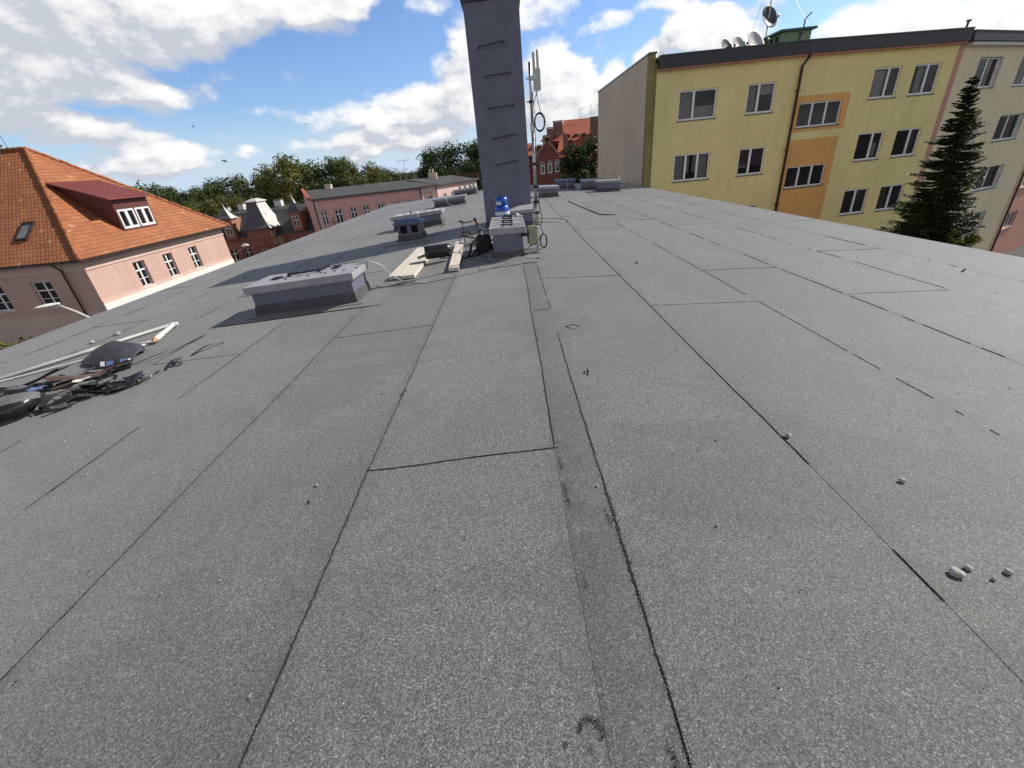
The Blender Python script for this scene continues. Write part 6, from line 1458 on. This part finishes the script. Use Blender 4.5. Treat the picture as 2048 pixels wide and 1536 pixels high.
near_tree('bushy dark tree in front of the brick building beside the apartment gable', 7.35, 45.5, -0.9, 2.5, 7.4, 'leaf_dark', 31, 30, 9000, 0.15)
near_tree('smaller round tree left of the bushy dark one, under the arched windows', 5.1, 47.5, -2.3, 1.5, 4.2, 'leaf', 32, 18, 3000, 0.14)
near_tree('bush top showing past the left eave below the salmon house', -12.9, 9.6, -2.15, 1.25, 2.6, 'leaf_yellow', 33, 14, 3000, 0.07)
near_tree('bright leafed young tree low in front of the spruce', 18.6, 18.3, -3.5, 0.6, 1.7, 'leaf_yellow', 34, 12, 700, 0.10)
def conifer(label, x, y, ztop, R, seed, whorls, per, needle, zlow, lean=0.0):
    t = thing('conifer', label, 'conifer', (x, y, GZ)); rr = random.Random(seed)
    g = MB(); g.tube([(x, y, GZ - .1), (x + lean * 0.3, y, (GZ + ztop) / 2), (x + lean, y, ztop)], [R * 0.08, R * 0.05, 0.012], 8)
    vs = []; fs = []; val = []
    def leaf(p, d, s, wd, tn):
        side = d.cross(V((rr.gauss(0, .4), rr.gauss(0, .4), 1))).normalized(); o = len(vs)
        vs.extend([tuple(p - side * wd * 0.3), tuple(p + side * wd * 0.3), tuple(p + d * s * 0.7 + side * wd * 0.4), tuple(p + d * s), tuple(p + d * s * 0.7 - side * wd * 0.4)]); fs.append(tuple(range(o, o + 5))); val.append(tn)
    Ht = ztop - zlow
    for w_ in range(whorls):
        f_ = w_ / (whorls - 1) if True else 0; z = ztop - 0.15 - (Ht - 0.15) * f_ ** 1.05; Lr = R * (0.05 + 0.95 * f_ ** 0.85)
        for b in range(max(4, int(per * (0.5 + 0.7 * f_)))):
            xo = lean * max(0.0, (z - GZ) / (ztop - GZ)) ** 1.7; a = rr.uniform(0, 6.283); L_ = Lr * rr.uniform(0.50, 1.05) * (1.25 if rr.random() < 0.14 else 1)
            zz_ = z + rr.uniform(-0.14, 0.14); pts = []
            n = 7
            for k in range(n + 1):
                s = k / n; droop = -0.30 * L_ * s + 0.26 * L_ * s ** 2.6 if f_ > 0.12 else 0.3 * L_ * s
                pts.append(V((x + xo + math.cos(a) * L_ * s, y + math.sin(a) * L_ * s, zz_ + droop)))
            g.tube([pts[0], pts[3], pts[-1]], [0.03 * (0.3 + f_), 0.018, 0.006], 4, cap=False)
            tn0 = 0.35 + 0.25 * rr.gauss(0, 0.5)
            for k in range(n):
                for r_ in range(needle):
                    q = pts[k].lerp(pts[k + 1], rr.random()); d0 = (pts[k + 1] - pts[k]).normalized(); sd = d0.cross(V((0, 0, 1))).normalized()
                    sgn = rr.choice((-1, 1)); d = (d0 * 0.75 + sd * sgn * rr.uniform(0.3, 1.0) + V((0, 0, rr.uniform(-0.55, 0.12)))).normalized()
                    s = (0.06 + 0.26 * L_ * (1 - 0.6 * k / n) * rr.uniform(0.35, 0.8)); s = min(s, 0.46)
                    leaf(q, d, s, 0.05 + 0.16 * s, min(1, max(0, tn0 + rr.gauss(0, 0.12) + 0.25 * (k / n))))
    me = bpy.data.meshes.new('crown'); off = V((x, y, GZ)); me.from_pydata([tuple(V(p) - off) for p in vs], [], fs); me.materials.append(M['needle'])
    at = me.attributes.new('leaf', 'FLOAT', 'FACE'); at.data.foreach_set('value', val)
    o = bpy.data.objects.new('crown', me); COL.objects.link(o); o.parent = t
    g.build('trunk', M['bark'], t, smooth=True)
conifer('tall dark spruce standing before the corner of the yellow and cream houses', 18.65, 19.75, 2.72, 2.3, 8, 50, 24, 12, -6.3, -0.5)
conifer('small conifer in front of the pink building windows', -16.25, 42.0, -1.75, 0.95, 9, 18, 9, 6, -6.0)

# ================================================================== birds
def bird(label, hd, el, dist, L, roll):
    x, y, z = dist * math.sin(math.radians(hd)), dist * math.cos(math.radians(hd)), 1.4 + dist * math.tan(math.radians(el))
    t = thing('bird', label, 'bird', (x, y, z), 'swallows in the sky'); c = V((x, y, z)); d = V((math.cos(roll) * 0.9, 0.4, math.sin(roll))).normalized(); s = d.cross(V((0, 1, 0.3))).normalized()
    g = MB(); ks = [(-0.5, 0.02), (-0.3, 0.05), (0, 0.09), (0.25, 0.08), (0.4, 0.06), (0.5, 0.015)]
    g.tube([c + d * (a * L) for a, _ in ks], [r * L for _, r in ks], 8)
    g.add([c - d * 0.4 * L, c - d * 0.85 * L + s * 0.12 * L, c - d * 0.6 * L, c - d * 0.85 * L - s * 0.12 * L], [(0, 1, 2, 3)])
    for q in (-1, 1):
        g.add([c + d * 0.2 * L, c + d * 0.12 * L + s * q * 0.45 * L + V((0, 0, 0.05 * L)), c - d * 0.25 * L + s * q * 0.95 * L, c - d * 0.12 * L + s * q * 0.35 * L, c - d * 0.15 * L], [(0, 1, 2, 3, 4)])
    g.build('body', M['bird'], t)
bird('swallow flying low in the blue gap above the pavilion tower', -30.0, 2.5, 26, 0.17, 1.3)
bird('tiny swallow higher up left of the first one', -31.6, 5.6, 34, 0.12, 0.2)
bird('tiny swallow alone in the blue sky towards the chimney', -21.4, 5.3, 36, 0.10, 1.0)
# ================================================================== sky: physical sky with cumulus painted by direction
def build_world():
    w = bpy.data.worlds.new('World'); SC.world = w; w.use_nodes = True; nt = w.node_tree
    bg = nt.nodes['Background']; lk = nt.links.new
    sky = nt.nodes.new('ShaderNodeTexSky'); sky.sky_type = 'NISHITA'; sky.sun_disc = False
    sky.sun_elevation = SUN_EL; sky.sun_rotation = SUN_AZ; sky.altitude = 100; sky.air_density = 1.0; sky.dust_density = 0.6; sky.ozone_density = 1.5
    # ---- cloud field group: P (azimuth deg, elevation deg) -> density
    G = bpy.data.node_groups.new('cloud_field', 'ShaderNodeTree')
    G.interface.new_socket('P', in_out='INPUT', socket_type='NodeSocketVector'); G.interface.new_socket('D', in_out='OUTPUT', socket_type='NodeSocketFloat')
    gi = G.nodes.new('NodeGroupInput'); go = G.nodes.new('NodeGroupOutput'); gl = G.links.new
    def gm(op, a, b=None, c=None, clamp=False): return math_n(G, op, a, b, c, clamp)
    def gvm(op, a, b=None):
        n = G.nodes.new('ShaderNodeVectorMath'); n.operation = op
        for i, s in enumerate((a, b)):
            if s is None: continue
            if isinstance(s, tuple): n.inputs[i].default_value = s
            else: gl(s, n.inputs[i])
        return n.outputs['Value'] if op in ('LENGTH', 'DOT_PRODUCT') else n.outputs[0]
    P = gi.outputs[0]
    def gnoise(vec, sc, det, rough, col=False):
        n = G.nodes.new('ShaderNodeTexNoise'); n.inputs['Scale'].default_value = sc; n.inputs['Detail'].default_value = det; n.inputs['Roughness'].default_value = rough
        gl(vec, n.inputs['Vector']); return n.outputs['Color' if col else 'Fac']
    Pm = gvm('MULTIPLY', P, (1.0, 1.55, 1.0))
    w1 = gvm('MULTIPLY', gvm('SUBTRACT', gnoise(Pm, 0.16, 3, 0.55, True), (0.5, 0.5, 0.5)), (6.5, 3.6, 0))
    P2 = gvm('ADD', P, w1)
    n1 = gnoise(Pm, 0.30, 8, 0.60); n2 = gnoise(gvm('ADD', Pm, (31.0, 7.0, 0)), 0.09, 4, 0.5)
    total = None
    for (az, el, ra, re, amp) in CLOUDS:
        d = gvm('MULTIPLY', gvm('SUBTRACT', P2, (az, el, 0.0)), (1.0 / ra, 1.0 / re, 0.0))
        v = gm('MULTIPLY', gm('SUBTRACT', 1.0, gvm('DOT_PRODUCT', d, d), clamp=True), amp)
        total = v if total is None else gm('ADD', total, v)
    # unseen clouds added beyond the view as fill light for shaded walls
    sp = G.nodes.new('ShaderNodeSeparateXYZ'); gl(P, sp.inputs[0])
    far = gm('MULTIPLY', gm('SUBTRACT', gm('ABSOLUTE', sp.outputs[0]), 50.0), 0.05, clamp=True)
    far = gm('MULTIPLY', far, gm('MULTIPLY', gm('SUBTRACT', 48.0, sp.outputs[1]), 0.05, clamp=True), clamp=True)
    total = gm('ADD', gm('MINIMUM', total, 0.62), gm('MULTIPLY', far, gm('MULTIPLY', gm('SUBTRACT', n2, 0.28), 2.6)))
    D = gm('ADD', total, gm('MULTIPLY', gm('SUBTRACT', n1, 0.5), 1.05))
    gl(D, go.inputs[0])
    # ---- direction to degrees
    tc = nt.nodes.new('ShaderNodeTexCoord'); sx = nt.nodes.new('ShaderNodeSeparateXYZ'); lk(tc.outputs['Generated'], sx.inputs[0])
    az = math_n(nt, 'MULTIPLY', math_n(nt, 'ARCTAN2', sx.outputs[0], sx.outputs[1]), 57.2958)
    el = math_n(nt, 'MULTIPLY', math_n(nt, 'ARCSINE', sx.outputs[2]), 57.2958)
    cb = nt.nodes.new('ShaderNodeCombineXYZ'); lk(az, cb.inputs[0]); lk(el, cb.inputs[1])
    def field(off):
        n = nt.nodes.new('ShaderNodeGroup'); n.node_tree = G
        if off:
            a = nt.nodes.new('ShaderNodeVectorMath'); a.operation = 'ADD'; a.inputs[1].default_value = off; lk(cb.outputs[0], a.inputs[0]); lk(a.outputs[0], n.inputs[0])
        else: lk(cb.outputs[0], n.inputs[0])
        return n.outputs[0]
    D0 = field(None); D1 = field((0.7, 1.1, 0)); D2 = field((1.6, 3.2, 0))
    def sstep(x, a, b):
        n = nt.nodes.new('ShaderNodeMapRange'); n.interpolation_type = 'SMOOTHSTEP'; n.inputs['From Min'].default_value = a; n.inputs['From Max'].default_value = b; lk(x, n.inputs['Value']); return n.outputs[0]
    alpha = sstep(D0, 0.05, 0.52)
    lit = math_n(nt, 'ADD', math_n(nt, 'MULTIPLY', math_n(nt, 'SUBTRACT', D0, D1), 0.95), math_n(nt, 'MULTIPLY', math_n(nt, 'SUBTRACT', D0, D2), 0.5))
    thick = sstep(D0, 0.30, 0.95)
    # brighter towards the sun (right), greyer in the big bank at the left
    right = sstep(az, -25.0, 10.0)
    base = math_n(nt, 'ADD', 0.66, math_n(nt, 'MULTIPLY', right, 0.16))
    b = math_n(nt, 'ADD', base, lit)
    b = math_n(nt, 'SUBTRACT', b, math_n(nt, 'MULTIPLY', thick, 0.12))
    b = math_n(nt, 'MINIMUM', math_n(nt, 'MAXIMUM', b, 0.58), 1.25)
    cc = ramp(nt, math_n(nt, 'SUBTRACT', b, 0.3), [(0.0, (0.40, 0.45, 0.55)), (0.25, (0.55, 0.59, 0.67)), (0.5, (0.84, 0.85, 0.87)), (0.80, (1.02, 1.02, 1.01))])
    # clear air: Nishita, eased to the photo's blue by its own strength
    skc = nt.nodes.new('ShaderNodeVectorMath'); skc.operation = 'MULTIPLY'; skc.inputs[1].default_value = (SKY_S * 1.00, SKY_S * 1.20, SKY_S * 1.55); lk(sky.outputs[0], skc.inputs[0])
    hz = sstep(el, 7.5, 0.0)
    air = mixc(nt, skc.outputs[0], (0.60, 0.76, 0.93), math_n(nt, 'MULTIPLY', hz, 0.85))
    out = mixc(nt, air, cc, alpha)
    # unseen sky overhead darkened to cut the ambient fill in shadows
    high = math_n(nt, 'SUBTRACT', 1.0, math_n(nt, 'MULTIPLY', sstep(el, 15.0, 36.0), 0.72))
    hv = nt.nodes.new('ShaderNodeCombineColor')
    for i in range(3): lk(high, hv.inputs[i])
    out = mixc(nt, out, hv.outputs[0], 1.0, 'MULTIPLY')
    below = math_n(nt, 'LESS_THAN', el, -2.0)
    out = mixc(nt, out, (0.12, 0.12, 0.11), below)
    lk(out, bg.inputs['Color']); bg.inputs['Strength'].default_value = 1.0
SKY_S = 0.10
CLOUDS = [  # azimuth, elevation, radius az, radius el, amount
    (-40, 13.5, 13, 5.0, .75), (-30, 14.0, 9, 3.6, .7), (-20, 14.8, 8, 2.8, .7), (-14.5, 15.6, 4.5, 1.8, .55), (-46, 10, 9, 4, .6),
    (-40, 8.9, 7.5, 2.3, .65), (-33.5, 8.3, 5, 1.5, .55), (-47, 6.8, 8, 2.2, .55),
    (-39, 5.3, 6, 1.6, .65), (-34.5, 3.4, 5.5, 1.5, .75), (-37, 2.2, 7, 1.1, .5), (-27.5, 3.3, 3, 0.7, .32), (-24, 6.4, 5, 0.7, .22),
    (-16.5, 2.5, 3.5, 0.9, .5), (-13, 4.6, 5, 1.4, .5), (-8, 6.6, 5.5, 2.5, .7), (-3.5, 9.4, 3.5, 3.0, .6), (-4.5, 5.0, 5, 2.6, .6), (-3.5, 12.6, 2.6, 1.8, .4), (-6.0, 14.8, 3, 1.2, .3), (-9, 2.6, 6, 1.2, .45),
    (-17, 5.6, 6, 1.8, .40), (-13, 3.3, 8, 1.3, .42), (-20, 3.6, 5, .9, .3),
    (5.5, 8.5, 4, 3.6, .7), (4.0, 4.5, 5, 2.6, .65), (8.8, 7.0, 2.6, 3.2, .95), (8.5, 4.2, 4, 2.2, .6), (12.6, 6.6, 2.0, 2.6, .85), (12.5, 4.0, 4, 2.5, .6), (17.5, 5.5, 2.6, 2.6, .6), (16, 8, 2.0, 2.0, .6),
    (20.3, 9.6, 4.0, 2.8, .95), (24, 8.6, 3.4, 2.4, .7), (4, 13.6, 6, 1.7, .5), (11.5, 11.6, 3.2, 0.9, .45), (18, 12.6, 5, 1.2, .45), (26.5, 11.3, 4, 1.2, .35),
    (36, 8.0, 6.5, 2.4, .75), (43, 6.2, 7, 2.4, .75), (33, 6.0, 5, 1.1, .4), (50, 6, 8, 4, .5), (30, 13, 7, 2.0, .3),
]
build_world()
sun = bpy.data.lights.new('sun', 'SUN'); sun.energy = 5.0; sun.angle = math.radians(0.53); sun.color = (1.0, 0.945, 0.865)
so = bpy.data.objects.new('sun', sun); COL.objects.link(so)
sd = V((math.sin(SUN_AZ) * math.cos(SUN_EL), math.cos(SUN_AZ) * math.cos(SUN_EL), math.sin(SUN_EL)))
so.rotation_euler = sd.to_track_quat('Z', 'Y').to_euler(); so.location = (20, 10, 30)

# ================================================================== camera
cam = bpy.data.cameras.new('camera'); cam.lens = 15.0167; cam.sensor_width = 36.0; cam.sensor_fit = 'HORIZONTAL'; cam.clip_start = 0.02; cam.clip_end = 6000
co = bpy.data.objects.new('camera', cam); COL.objects.link(co)
R = Matrix(((0.99612441, 0.08293047, 0.02930343), (-0.01245103, 0.46276318, -0.8863945), (-0.08706966, 0.88259435, 0.46200227)))
co.matrix_world = Matrix.Translation((0, 0, 1.4)) @ R.to_4x4()
SC.camera = co
SC.view_settings.view_transform = 'Standard'; SC.view_settings.look = 'None'; SC.view_settings.exposure = 0; SC.view_settings.gamma = 1; SC.view_settings.use_curve_mapping = False
SC.cycles.max_bounces = 6; SC.cycles.diffuse_bounces = 3; SC.cycles.transparent_max_bounces = 12
SC.cycles.use_denoising = False
